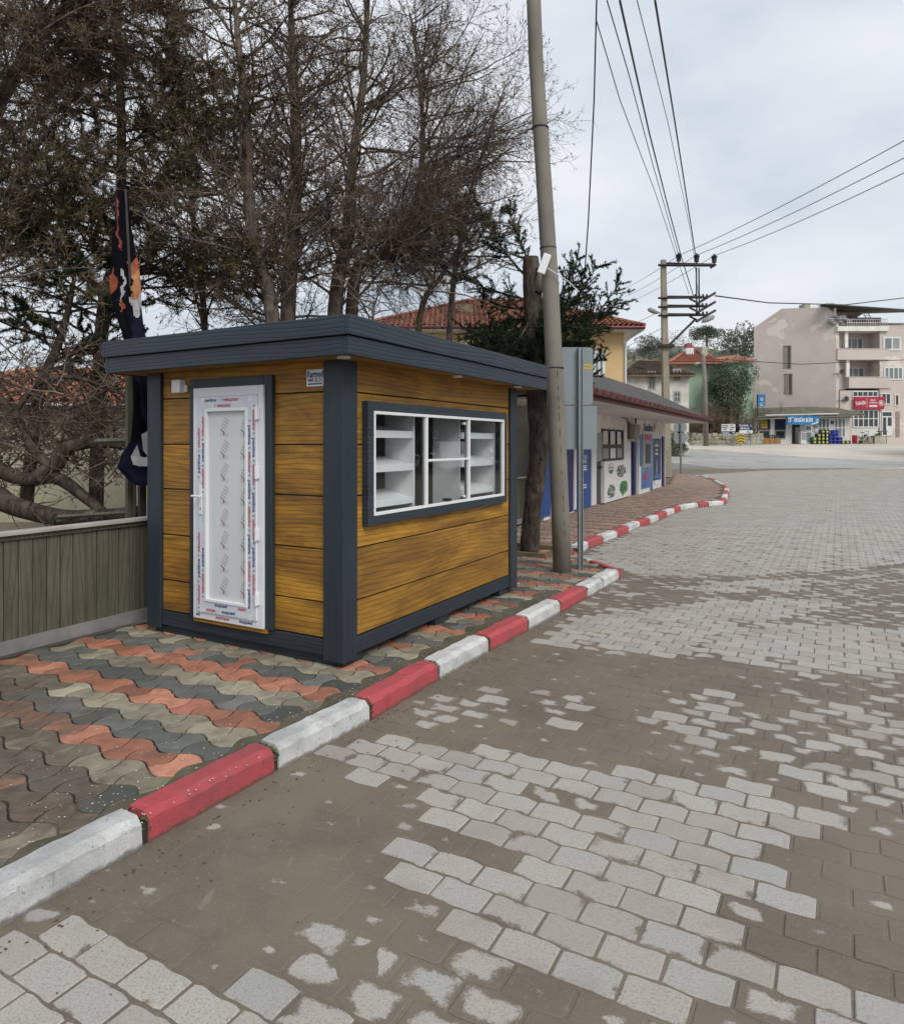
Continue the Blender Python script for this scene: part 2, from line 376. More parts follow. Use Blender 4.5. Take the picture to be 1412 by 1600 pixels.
# road bed (mud in the joints)
def zone(u, v, polys):
    r = np.zeros(u.shape)
    for val, poly in polys: r = np.where(inpoly(u, v, poly), val, r)
    return r
THICK = [(235,1335),(330,1275),(470,1205),(560,1215),(640,1222),(640,1262),(690,1295),(640,1310),(585,1300),(570,1400),(600,1430),(600,1500),(560,1545),(480,1520),(300,1500),(260,1470),(330,1440),(270,1400),(190,1400)]
CL = [
 (.30, [(-400,1380),(300,1250),(700,1100),(900,1000),(1500,1000),(1900,1700),(-400,1700)]),
 (.10, [(150,1400),(560,1150),(840,1010),(1200,1040),(1080,1210),(760,1160),(620,1230),(600,1420),(500,1560),(260,1500)]),
 (.46, [(640,1085),(760,1070),(920,1085),(900,1130),(640,1140)]),
 (.44, [(1000,1085),(1412,1065),(1700,1100),(1600,1260),(1300,1250),(1130,1225),(1000,1170)]),
 (.62, [(1240,1150),(1500,1120),(1600,1230),(1300,1240),(1180,1200)]),
 (.84, [(-300,1450),(20,1440),(110,1420),(240,1470),(330,1520),(300,1700),(-300,1800)]),
 (.80, [(380,1545),(500,1540),(600,1600),(560,1700),(350,1700)]),
 (.56, [(480,1440),(600,1480),(800,1510),(800,1640),(420,1600)]),
 (.12, [(1180,1330),(1412,1300),(1700,1400),(1700,1640),(1412,1570),(1160,1490),(1150,1440),(1260,1410)]),
 (.08, [(1300,1390),(1412,1370),(1600,1560),(1412,1560),(1290,1480)]),
 (.80, [(500,1185),(590,1150),(700,1162),(800,1178),(930,1195),(1060,1218),(1200,1250),(1310,1285),(1230,1312),(1215,1345),(1180,1375),(1262,1395),(1170,1425),(1140,1470),(1150,1500),(1300,1535),(1420,1555),(1600,1600),(1600,1700),(1180,1610),(1080,1595),(950,1530),(830,1498),(690,1430),(600,1398),(588,1350),(600,1310),(650,1325),(720,1330),(690,1290),(640,1262),(655,1225),(560,1215)]),
 (.05, [(725,1308),(800,1320),(780,1348),(715,1340)]),
 (.40, [(840,1000),(930,905),(990,895),(1300,890),(1700,880),(1700,985),(1320,978),(1080,985),(960,1000)]),
 (.84, [(820,1008),(890,965),(960,952),(1050,950),(1085,938),(1325,934),(1310,945),(1240,955),(1200,972),(1300,975),(1420,982),(1700,985),(1700,1080),(1420,1060),(1250,1046),(1120,1030),(1000,1022),(900,1012)]),
 (.95, [(1085,925),(1100,908),(1270,905),(1260,922)]),
 (.78, [(985,897),(960,888),(910,866),(1000,820),(1150,700),(1700,650),(1700,876),(1412,880),(1300,890),(1200,899)]),
]
def clean_of(x, y):
    y = np.maximum(y, .3); u, v = proj(x, y, 0.0); v = HZ + F*(EYE-hh(y))/y - 0
    v = HZ + F*(EYE)/y*1.0 if False else HZ + F*(EYE-hh(y))/y
    return np.where(y < .35, .3, zone(u, v, CL))
def smooth_noise(x, y, sc, seed=0):
    r = np.random.default_rng(seed).random((64, 64)); xs = x*sc; ys_ = y*sc
    xi = np.floor(xs).astype(int); yi = np.floor(ys_).astype(int); fx = xs-xi; fy = ys_-yi
    fx = fx*fx*(3-2*fx); fy = fy*fy*(3-2*fy)
    g = lambda a, b: r[a % 64, b % 64]
    return (g(xi,yi)*(1-fx)+g(xi+1,yi)*fx)*(1-fy) + (g(xi,yi+1)*(1-fx)+g(xi+1,yi+1)*fx)*fy
# near bed: fine grid in street space
def mud_z(X, Y):
    Yc = np.maximum(Y, .3); u, v = proj(X, Yc, 0.0)
    th = sum(inpoly(u+du_, v+dv_, THICK).astype(float) for du_, dv_ in ((0,0),(22,0),(-22,0),(0,16),(0,-16),(16,12),(-16,12),(16,-12),(-16,-12),(36,0),(-36,0),(0,26),(0,-26)))/13
    n = smooth_noise(X, Y, 3.1, 1)*.6 + smooth_noise(X, Y, 9.0, 2)*.4
    return hh(Y) - .0035 + th*(.0012 + .0052*n) + (n-.5)*.002
bxs = np.arange(-4.0, 4.0, .05); bys = np.arange(1.0, 5.5, .05)
X0 = np.concatenate([np.arange(-12, -4.0, .5), bxs, np.arange(4.0, 60, 1.0)]); Y0 = np.concatenate([np.arange(-6, 1, .5), bys, np.arange(5.5, 37.5, .5)])
def bedz(X, Y):
    Z = mud_z(X, Y)
    s_ = X*DX + Y*DY; t_ = -X*DY + Y*DX
    return np.where((t_ > 2.75) & (X < 1.9+0*Y), -.2, Z)
road = grid('paved_road', X0, Y0, bedz, M_mud)
# ------------------------------------------------------------------ road pavers
PL, PW, GAP = .213, .141, .008
def road_edge(x):   # far edge of the paving
    return np.interp(x, [10, 12.5, 17, 21, 26, 60], [32.0, 34.0, 36.0, 36.6, 37.3, 39])
kpoly = [tuple(p[:2]) for p in K1] + [(2.02, 8.6), (1.80, 9.9)] + [tuple(p[:2]) for p in K2] + back
kerb_all = K1i[:0]
def gen_pavers():
    srow = np.arange(-1.6, 46, PW); items = []
    for r, s in enumerate(srow):
        ts = np.arange(-42, 8.5, PL) + (PL/2 if r % 2 else 0) + rng.normal(0, .002)
        sc = s + PW/2; X = sc*DX - (ts+PL/2)*DY; Y = sc*DY + (ts+PL/2)*DX
        ok = (Y > 1.2) & ((ts < 3.2) | (Y > 11)) & (np.abs(X) < Y*.72+1.6) & (Y < road_edge(X)) & ~inpoly(X, Y, kpoly)
        # leave the gutter strip beside the kerb free
        for t, x, y in zip(ts[ok], X[ok], Y[ok]): items.append((s, t, x, y, r))
    return items
pav = gen_pavers()
px = np.array([p[2] for p in pav]); py = np.array([p[3] for p in pav])
pclean = clean_of(px, py) + rng.normal(0, .035, len(pav))
# random whole-paver outliers in sparse zones
o_ = rng.random(len(pav)); pclean = np.where((pclean > .25) & (pclean < .66) & (o_ < .16), pclean+.28, pclean)
pclean = np.where((pclean > .25) & (pclean < .66) & (o_ > .80), pclean-.25, pclean)
pclean = np.where((pclean > .70) & (o_ < .04) & (py < 9), .45, pclean)
ptone = rng.random(len(pav))*.8 + .2*smooth_noise(px, py, .7, 5)
pu, pv = proj(px, py, 0.0)
rank = np.where((pu > -30) & (pu < 1442) & (pv < 1630), py, 1e3+py); order = np.argsort(rank)
near = set(order[:300].tolist())
AMP = .0058
def paver_geo(s, t, y):
    lod = y > 14; k = 3 if lod else 9
    # half pavers / long pavers are made by varying the length slightly
    jt = rng.normal(0, .0016, 4); js = rng.normal(0, .0014, 4); g = GAP/2 + (0.0012 if lod else rng.uniform(0, .0025))
    tt = np.linspace(t+g, t+PL-g, k)
    f = AMP*(.45 if y < 2.7 else 1)*(np.sin(2*np.pi*(tt/PL))+.35*np.sin(4*np.pi*tt/PL+.6)) if not lod else 0*tt
    taper = np.minimum(1, np.minimum(tt-tt[0], tt[-1]-tt)/.012)
    cr = (1-taper)*.005
    b = np.stack([s+g+f+cr+js[0], tt], 1); u_ = np.stack([s+PW-g+f-cr+js[1], tt], 1)[::-1]
    ring = np.concatenate([b, u_]); ring[:, 1] += jt[0]*.5
    if not lod: ring += rng.normal(0, .0011, ring.shape)
    return ring
def ring_mesh(ring, z0, z1, bev, tilt, fan=False):
    n = len(ring); c = ring.mean(0); d = ring - c
    ln = np.maximum(np.hypot(d[:,0], d[:,1]), 1e-6)[:, None]
    inn = c + d*(1 - bev/ln*1.2); inn = np.where(np.abs(d) < bev*1.3, ring - np.sign(d)*0, inn) if False else inn
    tz = lambda r_: z1 + (r_[:,0]-c[0])*tilt[0] + (r_[:,1]-c[1])*tilt[1]
    top = np.concatenate([inn, tz(inn)[:,None]], 1)
    if bev > 0:
        mid = np.concatenate([ring, (tz(ring)-bev*.8)[:,None]], 1); bot = np.concatenate([ring, np.full((n,1), z0)], 1)
        v = np.concatenate([top, mid, bot, [[c[0], c[1], z1+.0004]]]); f = [(3*n, i, (i+1)%n) for i in range(n)] if fan else [tuple(range(n))]
        for i in range(n):
            j = (i+1) % n; f.append((i, n+i, n+j, j)); f.append((n+i, 2*n+i, 2*n+j, n+j))
    else:
        bot = np.concatenate([ring, np.full((n,1), z0)], 1); top = np.concatenate([ring, tz(ring)[:,None]], 1)
        v = np.concatenate([top, bot]); f = [tuple(range(n))] + [(i, n+i, n+(i+1)%n, (i+1)%n) for i in range(n)]
    return v, f
def toworld(v):
    o = np.empty_like(v); o[:,0] = v[:,0]*DX - v[:,1]*DY; o[:,1] = v[:,0]*DY + v[:,1]*DX; o[:,2] = v[:,2] + hh(o[:,1]); return o
def add_attr(me, name, vals, typ='FLOAT'):
    a = me.attributes.new(name, typ, 'POINT')
    a.data.foreach_set('value' if typ == 'FLOAT' else 'color', np.asarray(vals, np.float32).ravel())
SV, SF, SA, STN, SCT = [], [], [], [], []; nb = 0
for i, (s, t, x, y, r) in enumerate(pav):
    ring = paver_geo(s, t, y)
    cl = pclean[i]; zt = rng.normal(0, .0007) + (.0006 if cl > .6 else 0)
    v, f = ring_mesh(ring, -.012, zt, .0035 if y < 14 else 0, rng.normal(0, .006, 2) if y < 14 else (0,0), True)
    w = toworld(v); ctr = np.zeros(len(w)) + (0 if y < 14 else .42)
    if y < 14: ctr[-1] = 1.25
    if i in near:
        c = w.mean(0); c[2] = 0
        me = bpy.data.meshes.new('paver'); me.from_pydata((w-c).tolist(), [], f); me.materials.append(M_paver)
        add_attr(me, 'clean', [cl]*len(w)); add_attr(me, 'tone', [ptone[i]]*len(w)); add_attr(me, 'ctr', ctr)
        o = link('paver', me, road); o.location = tuple(c)
    else:
        SV.append(w); SF.extend([tuple(q+nb for q in ff) for ff in f]); SA.append(np.full(len(w), cl)); STN.append(np.full(len(w), ptone[i])); SCT.append(ctr); nb += len(w)
me = bpy.data.meshes.new('paver_field'); me.from_pydata(np.concatenate(SV).tolist(), [], SF); me.materials.append(M_paver)
add_attr(me, 'clean', np.concatenate(SA)); add_attr(me, 'tone', np.concatenate(STN)); add_attr(me, 'ctr', np.concatenate(SCT))
link('paver_field', me, road, kind='stuff')
# ------------------------------------------------------------------ pavement tiles
TP = .183; TA = .037
def tile_ring(i, j, k=6):
    sg = 1 if (i+j) % 2 == 0 else -1; g = .0068
    q = np.linspace(0, 1, k, endpoint=False); w = TA*np.sin(np.pi*q)
    q2 = q
    bx = np.stack([i*TP + q2*TP, j*TP + (-sg)*w], 1)          # low-t side
    rx = np.stack([(i+1)*TP + (-sg)*w, j*TP + q*TP], 1)
    tx = np.stack([(i+1)*TP - q*TP, (j+1)*TP + sg*w], 1)
    lx = np.stack([i*TP + sg*w, (j+1)*TP - q*TP], 1)
    ring = np.concatenate([bx, rx, tx, lx]); c = ring.mean(0); d = ring-c; L = np.hypot(d[:,0], d[:,1])[:,None]
    return c + d*(1-g/L)
TC = {0: ((.45,.180,.108), (.37,.150,.095), (.52,.225,.145)), 1: ((.33,.295,.205), (.27,.245,.18), (.38,.345,.25)), 2: ((.125,.130,.118), (.098,.104,.096), (.165,.165,.148))}
allp = np.array([tuple(p[:2]) for p in pave_poly]); tiles = []
for i in range(-14, 185):
    for j in range(13, 42):
        cx, cy = (i+.5)*TP, (j+.5)*TP; x, y, _ = S(cx, cy)
        if y < 1.0 or abs(x) > y*.75+1.2: continue
        corners = [S((i+a)*TP, (j+b)*TP)[:2] for a in (.02,.98) for b in (.02,.98)]
        if not inpoly([c[0] for c in corners], [c[1] for c in corners], allp).all(): continue
        tiles.append((i, j, x, y))
tx_ = np.array([t[2] for t in tiles]); ty_ = np.array([t[3] for t in tiles]); tu, tv = proj(tx_, ty_, .12)
tcx = np.array([(t[0]+.5)*TP for t in tiles]); tcy = np.array([(t[1]+.5)*TP for t in tiles])
hid = (tcx > 4.2) & (tcx < 6.6) & (tcy > 3.3)
rank = np.where((tu > -20) & (tu < 1430) & (tv < 1500) & ~hid, ty_, 1e3+ty_); order = np.argsort(rank); near = set(order[:300].tolist())
SV, SF, SC_, SD, SG = [], [], [], [], []; nb = 0
for q, (i, j, x, y) in enumerate(tiles):
    band = (-i + (1 if rng.random() < .04 else 0)) % 3; col = np.array(TC[band][rng.integers(3)])*rng.uniform(.70, 1.18)
    if y > 11: col = col*.55 + np.array((.42,.29,.23))*.5 if band != 2 else col*.5+np.array((.34,.26,.22))*.5
    u, v_ = tu[q], tv[q]
    dirt = .12
    if u < 330: dirt = np.interp(u - (v_-1100)*.55, [50, 200], [.80, .10])
    if v_ < 1060: dirt = max(dirt if u < 130 else .12, .15)
    if y > 10: dirt = .20
    if i*TP < 1.2: dirt = .75
    dirt += rng.normal(0, .07)
    k = 6 if y < 12 else 2
    v, f = ring_mesh(tile_ring(i, j, k), .09, .120+rng.normal(0, .0009), .0035 if y < 12 else 0, rng.normal(0, .006, 2) if y < 12 else (0,0)); w = toworld(v)
    gr = 1.0 if (i + j) % 2 == 0 and rng.random() < .8 else .15
    if q in near:
        c = w.mean(0); c[2] = .12
        me = bpy.data.meshes.new('paving_tile'); me.from_pydata((w-c).tolist(), [], f); me.materials.append(M_tile)
        add_attr(me, 'dirt', [dirt]*len(w)); add_attr(me, 'groove', [gr]*len(w)); add_attr(me, 'col', [[*col, 1]]*len(w), 'FLOAT_COLOR')
        o = link('paving_tile', me, pavement); o.location = tuple(c)
    else:
        SV.append(w); SF.extend([tuple(a+nb for a in ff) for ff in f]); nb += len(w)
        SD.append(np.full(len(w), dirt)); SG.append(np.full(len(w), gr)); SC_.append(np.tile([*col, 1], (len(w), 1)))
me = bpy.data.meshes.new('tile_field'); me.from_pydata(np.concatenate(SV).tolist(), [], SF); me.materials.append(M_tile)
add_attr(me, 'dirt', np.concatenate(SD)); add_attr(me, 'groove', np.concatenate(SG)); add_attr(me, 'col', np.concatenate(SC_), 'FLOAT_COLOR')
link('tile_field', me, pavement, kind='stuff')
# grout wedge between the tiles and the kerb
def strip(line, w0, w1, z, seg=.05):
    a = inset(line, w0); b = inset(line, w1); mb = MB(); v = []; 
    for i in range(len(line)):
        v += [(a[i][0], a[i][1], z+float(hh(a[i][1]))), (b[i][0], b[i][1], z+.001+float(hh(b[i][1])))]
    f = [(2*i, 2*i+2, 2*i+3, 2*i+1) for i in range(len(line)-1)]
    return mb.mesh(v, f)
g_ = strip(K1, .13, .36, .1135); g_.mesh(*[strip(K2, .13, .30, .1135).v, strip(K2, .13, .30, .1135).f]); g_.build('grout', M_grout, pavement)
# ------------------------------------------------------------------ kerbs
def kerb_stone(a, b, m, parent, h=.128, w=KW, ja=.011, jb=.011, seed=0):
    r = random.Random(seed); a = Vector(a[:2]); b = Vector(b[:2]); d = (b-a); L = d.length; d.normalize(); n = Vector((-d.y, d.x)); z0 = float(hh((a.y+b.y)/2))
    prof = [(0,-.10),(0,h-.030),(.006,h-.022),(.030,h-.003),(.040,h),(w-.012,h),(w,h-.012),(w,-.10)]
    ns = max(3, int(L/.05)); mb = MB(); n_ = len(prof); vv = []; ff = []
    for i in range(ns+1):
        s = ja + (L-ja-jb)*i/ns
        for k, (o, z) in enumerate(prof):
            e = .0035 if 0 < k < 7 else .002
            endc = .012 if i in (0, ns) and 0 < k < 7 else 0
            q = a + d*(s + (endc if i == 0 else -endc)*.6) + n*(o + r.uniform(-e, e) + (endc*.35 if k < 4 else 0)); vv.append((q.x, q.y, z0*0 + z + r.uniform(-e, e) - (endc*.5 if k > 0 else 0)))
    for i in range(ns):
        for k in range(n_-1): ff.append((i*n_+k, i*n_+k+1, (i+1)*n_+k+1, (i+1)*n_+k))
    ff.append(tuple(range(n_))); ff.append(tuple(ns*n_+k for k in range(n_-1,-1,-1)))
    ff = [f[::-1] for f in ff]
    c = Vector(((a.x+b.x)/2, (a.y+b.y)/2, 0)); vv = [(p[0]-c.x, p[1]-c.y, p[2]) for p in vv]
    o = mb.mesh(vv, ff).build('kerb_stone', m, parent); o.location = (c.x, c.y, z0); return o
kb = MB()
def kerb_base(line):
    a = inset(line, .012); b = inset(line, KW-.012); pts = a + b[::-1]; kb.prism(pts, -.05, .085)
kerb_base(K1); kerb_base([(p[0],p[1]) for p in K2[:18]])
kerb = kb.build('kerb', M_bed, kind='structure')
cols = [M_kwhite, M_kred]
for i in range(len(K1)-1):
    m = cols[(i+1) % 2] if i < 12 else M_kwhite
    if i == 4: m = M_kwhite
    kerb_stone(K1[i], K1[i+1], [M_kwhite, M_kred][(i+1) % 2 if False else (1 if i in (1,3,5,7,9,11) else 0)], kerb, seed=i)
R0 = (2.13, 8.60); R1 = (1.93, 9.30); R2 = (1.84, 9.75); R3 = (1.80, 10.15)
for a, b, m, q in ((R0, R1, M_kred, 50), (R1, R2, M_kwhite, 51), (R2, R3, M_kred, 52)): kerb_stone(a, b, m, kerb, h=.126, w=.11, seed=q)
for i in range(len(K2)-1): kerb_stone(K2[i], K2[i+1], [M_kwhite, M_kred][i % 2], kerb, h=.13, seed=100+i)
# ------------------------------------------------------------------ grit, leaves
def scatter(name, pts, size, m, parent=None, label=None, flat=.4):
    V = []; Fc = []; n = 0
    for p in pts:
        s = size*random.uniform(.5, 1.5); a = random.uniform(0, 6.28)
        c, d = math.cos(a)*s, math.sin(a)*s
        V += [(p[0]+c, p[1]+d, p[2]), (p[0]-d, p[1]+c*.7, p[2]), (p[0]-c, p[1]-d, p[2]), (p[0]+d, p[1]-c*.7, p[2]), (p[0], p[1], p[2]+s*flat)]
        Fc += [(n,n+1,n+4),(n+1,n+2,n+4),(n+2,n+3,n+4),(n+3,n,n+4)]; n += 5
    me = bpy.data.meshes.new(name); me.from_pydata(V, [], Fc); me.materials.append(m)
    o = link(name, me, parent, kind='stuff')
    if label: tag(o, label, 'litter')
    return o
pts = []
while len(pts) < 900:
    s, t = random.uniform(.2, 8.5), 2.52 + abs(random.gauss(0, .35)); 
    if t < 5.2 and not (s > 3.75 and t > 2.98): pts.append(S(s, t, .1235))
scatter('pale_grit', pts, .0042, mat('pale_grit', (.55,.53,.47)), label='pale grit and shell bits scattered over the coloured pavement tiles')
pts = []
while len(pts) < 420:
    s = random.uniform(.5, 9); pts.append(S(s, random.choice([2.47-abs(random.gauss(0,.05)), 2.47-abs(random.gauss(0, .3))]) - (0 if s < 5 else .06), .003))
scatter('gutter_leaf_litter', pts, .006, mat('leaf_litter', (.09,.07,.045)), label='dark leaf crumbs gathered along the foot of the painted kerb')
# moss in the gaps
pts = []
for i in range(4, len(K1)-1):
    for _ in range(60):
        p = K1[i]; q = inset(K1, random.uniform(.0, .17))[i]; pts.append((q[0]+random.uniform(-.014,.014), q[1]+random.uniform(-.014,.014), random.uniform(.04,.115)))
scatter('kerb_moss', pts, .009, mat('green_moss', (.055,.075,.018)), kerb, flat=.8)
# ------------------------------------------------------------------ kiosk (local x along the street, y away from it)
KX, KY = -.7537, 4.77; ZB = .12
kiosk = empty('kiosk', (KX, KY, ZB), ANG, 'ochre timber-look kiosk with charcoal corner posts, white film-wrapped door and shelf window', 'kiosk')
LX, LY = 2.965, 2.07; z0 = .05; zt = 2.17       # local heights (ground 0)
def zb(z): return z - ZB
# posts
for (x0, x1, y0, y1) in ((0,.165,0,.178), (LX-.165,LX,0,.165), (0,.165,LY-.165,LY), (LX-.165,LX,LY-.165,LY)):
    MB().box(x0, x1, y0, y1, .045, 2.19).build('corner_post', M_trimv, kiosk, bevel=.005)
# base rails and skids
MB().box(.166, LX-.166, .012, .11, .075, .19).build('base_rail', M_trim, kiosk, bevel=.004)
MB().box(.012, .11, .179, LY-.166, .075, .19).build('base_rail', M_trim, kiosk, bevel=.004)
MB().box(LX-.11, LX-.012, .166, LY-.166, .075, .19).build('base_rail', M_trim, kiosk)
MB().box(.166, LX-.166, LY-.11, LY-.012, .075, .19).build('base_rail', M_trim, kiosk)
for sx_ in (.05, 1.33, 2.62): MB().box(sx_, sx_+.24, .045, LY-.045, .0, .074).build('skid', M_trim, kiosk)
MB().box(.1, LX-.1, .1, LY-.1, .08, .17).build('floor', M_inner, kiosk)
# wall core (back, far side, inner lining) - butted boxes
core = MB(); core.box(.07, LX-.07, LY-.10, LY-.05, .171, 2.2); core.box(LX-.10, LX-.05, .14, LY-.11, .171, 2.2)
core.box(.055, .075, .18, LY-.11, .171, 2.2)
core.box(.10, LX-.11, .12, LY-.11, 2.16, 2.19)
core.build('inner_wall', M_inner, kiosk)
# boards
rows = [.193, .448, .823, 1.20, 1.568, 1.944, 2.30]
g = .010
def board_r(x0, x1, a, b, extra=None):
    mb = MB(); mb.box(x0, x1, .026, .05, a, b)
    return mb
WX0, WX1, WZ0, WZ1 = .2515, 2.635, .974, 1.886
def bmesh_board(boxes, par=kiosk):
    mb = MB()
    for q in boxes: mb.box(*q)
    return mb.build('wall_board', M_board, par, bevel=.004)
xa, xb = .168, LX-.168; cut0, cut1 = WX0+.03, WX1-.03; cz0, cz1 = WZ0+.03, WZ1-.03
for k in range(6):
    a, b = rows[k]+g/2, rows[k+1]-g/2
    if b < cz0 or a > cz1: bmesh_board([(xa, xb, .026, .05, a, b)])
    else:
        if a < cz0: bmesh_board([(xa, xb, .026, .05, a, cz0)])
        if b > cz1: bmesh_board([(xa, xb, .026, .05, cz1, b)])
        aa, bb = max(a, cz0+.0), min(b, cz1)
        bmesh_board([(xa, cut0, .0265, .05, aa, bb)]); bmesh_board([(cut1, xb, .0265, .05, aa, bb)])
DL0, DL1 = .652, 1.536
for k in range(6):
    a, b = rows[k]+g/2, rows[k+1]-g/2; dt = 2.05
    if b < dt:
        bmesh_board([(.026, .05, .181, DL0+.03, a, b)]); bmesh_board([(.026, .05, DL1-.03, LY-.168, a, b)])
    else:
        bmesh_board([(.026, .05, .181, DL0+.03, a, dt)]); bmesh_board([(.026, .05, DL1-.03, LY-.168, a, dt)]); bmesh_board([(.0265, .05, .181, LY-.168, dt, b)])
for k in range(6):     # far end and back, plain
    a, b = rows[k]+g/2, rows[k+1]-g/2
    MB().box(LX-.05, LX-.026, .168, LY-.168, a, b).build('wall_board', M_board, kiosk)
    MB().box(.168, LX-.168, LY-.05, LY-.026, a, b).build('wall_board', M_board, kiosk)
MB().box(.052, .054, .18, LY-.168, .19, 2.2).box(.168, cut0, .052, .054, .19, 2.2).box(cut1, LX-.168, .052, .054, .19, 2.2).box(cut0, cut1, .052, .054, .19, cz0).box(cut0, cut1, .052, .054, cz1, 2.2).build('wall_lining', M_trim, kiosk)
# roof: slab + two-tier fascia
O = .245; RX0, RX1, RY0, RY1 = -O, LX+.30, -O, LY+O; RZ0, RZ1, RZm = 2.155, 2.415, 2.285
rf = MB(); rf.box(RX0+.03, RX1-.03, RY0+.03, RY1-.03, RZ0+.005, RZ0+.03); rf.build('soffit', M_board, kiosk)
MB().box(RX0+.02, RX1-.02, RY0+.02, RY1-.02, RZ1-.03, RZ1-.005).build('roof_sheet', M_trim, kiosk)
for nm, e, a, b in (('fascia_board', 0.0, RZm, RZ1), ('fascia_board', .018, RZ0, RZm-.004)):
    MB().box(RX0+e, RX1-e, RY0+e, RY0+.04+e, a, b).build(nm, M_trim, kiosk, bevel=.005)
    MB().box(RX0+e, RX0+.04+e, RY0+.041+e, RY1-.041-e, a, b).build(nm, M_trim, kiosk, bevel=.005)
    MB().box(RX1-.04-e, RX1-e, RY0+.041+e, RY1-.041-e, a, b).build(nm, M_trim, kiosk, bevel=.005)
    MB().box(RX0+e, RX1-e, RY1-.04-e, RY1-e, a, b).build(nm, M_trim, kiosk, bevel=.005)
for (x, y) in ((-.12, -.10), (1.42, -.12), (2.7, -.12)):
    MB().tube([(x, y, RZ0-.008), (x, y, RZ0+.006)], .045, 20).build('ceiling_spotlight', M_white, kiosk)
# door
door = None
def dbox(mb, y0, y1, a, b, d0, d1, m=0): return mb.box(-d1, -d0, y0, y1, a, b, m)   # d: distance in front of x=0
fr = MB(); dbox(fr, DL0, .735, .193, 2.085, -.024, .012); dbox(fr, 1.462, DL1, .193, 2.085, -.024, .012); dbox(fr, .7352, 1.4618, 2.005, 2.085, -.024, .0115)
fr.build('door_surround', M_trimv, kiosk, bevel=.004)
dz0, dz1, dy0, dy1 = .197, 2.012, .722, 1.472
d = MB(); w = .052
dbox(d, dy0, dy0+w, dz0, dz1, -.02, .030); dbox(d, dy1-w, dy1, dz0, dz1, -.02, .030); dbox(d, dy0+w, dy1-w, dz1-w-.02, dz1, -.02, .030); dbox(d, dy0+w, dy1-w, dz0, dz0+w, -.02, .030)
door = d.build('door', M_pvc, kiosk, bevel=.003)
sy0, sy1, sz0, sz1 = dy0+w+.002, dy1-w-.002, dz0+w+.002, dz1-w-.022; sw = .105
d = MB(); dbox(d, sy0, sy0+sw, sz0, sz1, 0, .042); dbox(d, sy1-sw, sy1, sz0, sz1, 0, .042); dbox(d, sy0+sw, sy1-sw, sz1-sw, sz1, 0, .042); dbox(d, sy0+sw, sy1-sw, sz0, sz0+sw, 0, .042)
d.build('door_sash', M_pvc, door, bevel=.005)
# printed film strips over the sash (thin sheets 1 mm proud)
fs = MB(); f0 = .0432
for (a, b, c_, e_) in ((sy0+.006, sy0+.045, sz0+.01, sz1-.01), (sy1-.045, sy1-.006, sz0+.01, sz1-.01), (sy0+.052, sy0+.088, sz0+.05, sz1-.05), (sy1-.088, sy1-.052, sz0+.05, sz1-.05)):
    dbox(fs, a, b, c_, e_, .0425, f0)
for (c_, e_) in ((sz1-.045, sz1-.008), (sz1-.088, sz1-.052), (sz0+.008, sz0+.045), (sz0+.052, sz0+.088)): dbox(fs, sy0+.0885, sy1-.0885, c_, e_, .0425, f0)
fs.build('protective_film', M_film, door)
iy0, iy1, iz0, iz1 = sy0+sw, sy1-sw, sz0+sw, sz1-sw
bd = MB()
for q in ((iy0-.012, iy0+.010, iz0-.012, iz1+.012), (iy1-.010, iy1+.012, iz0-.012, iz1+.012)): dbox(bd, q[0], q[1], q[2], q[3], .020, .050)
for q in ((iz0-.012, iz0+.010), (iz1-.010, iz1+.012)): dbox(bd, iy0+.0101, iy1-.0101, q[0], q[1], .020, .050)
bd.build('glazing_bead', M_white, door, bevel=.003)
p_ = MB(); dbox(p_, iy0-.005, iy1+.005, iz0-.005, iz1+.005, .012, .022); p_.build('door_panel', M_panel, door)
# printing
tx = MB()
def dtext(txt, y, z, rot, size, m, dep=f0+.0008, squeeze=1.12):
    v, f = text_geo(txt, size*1.1, .035, squeeze); a = math.radians(rot)
    M = frame((-dep, y, z), (0, -math.cos(a), math.sin(a)), (0, math.sin(a), math.cos(a)))
    tx.mesh(v, f, M, m)
random.seed(3)
H = .036
for yy, rot, ph in ((sy1-.0255, 90, 0), (sy1-.070, 90, .09), (sy0+.070, -90, .02), (sy0+.0255, -90, .13)):
    z = sz0+.14+ph; k = int(ph*50) % 2
    while z < sz1-.12:
        if not (rot == 90 and .87 < z < 1.25):
            dtext(('wincolor', 'pentime')[k % 2], yy, z, rot, H, (0, 1)[k % 2])
            dtext('R', yy, z-(.105 if rot > 0 else -.105), rot, .022, 2); dtext('. . .', yy, z+(.125 if rot > 0 else -.125), rot, .022, 3)
        z += .205; k += 1
ym = (sy0+sy1)/2
dtext('pentime', ym+.165, sz1-.026, 0, .032, 1); dtext('wincolor', ym-.06, sz1-.026, 0, .034, 0); dtext('R', ym+.03, sz1-.026, 0, .022, 2)
dtext('wincolor', ym+.02, sz1-.070, 0, .034, 0); dtext('R', ym+.115, sz1-.070, 0, .022, 2); dtext('. . .', ym-.11, sz1-.070, 0, .022, 3); dtext('. . .', ym+.19, sz1-.070, 0, .022, 3)
dtext('pentime', ym+.05, sz0+.07, 180, .034, 1); dtext('color', ym-.17, sz0+.07, 180, .034, 0); dtext('winco', ym+.16, sz0+.026, 180, .034, 0); dtext('pentime', ym-.03, sz0+.026, 180, .034, 1); dtext('. . .', ym+.07, sz0+.026, 180, .022, 3)
dtext('wincolor', ym+.05, dz0+.026, 180, .034, 0, .0308); dtext('pentime', ym-.20, dz0+.026, 180, .034, 1, .0308); dtext('pe', ym+.32, dz0+.026, 180, .034, 1, .0308)
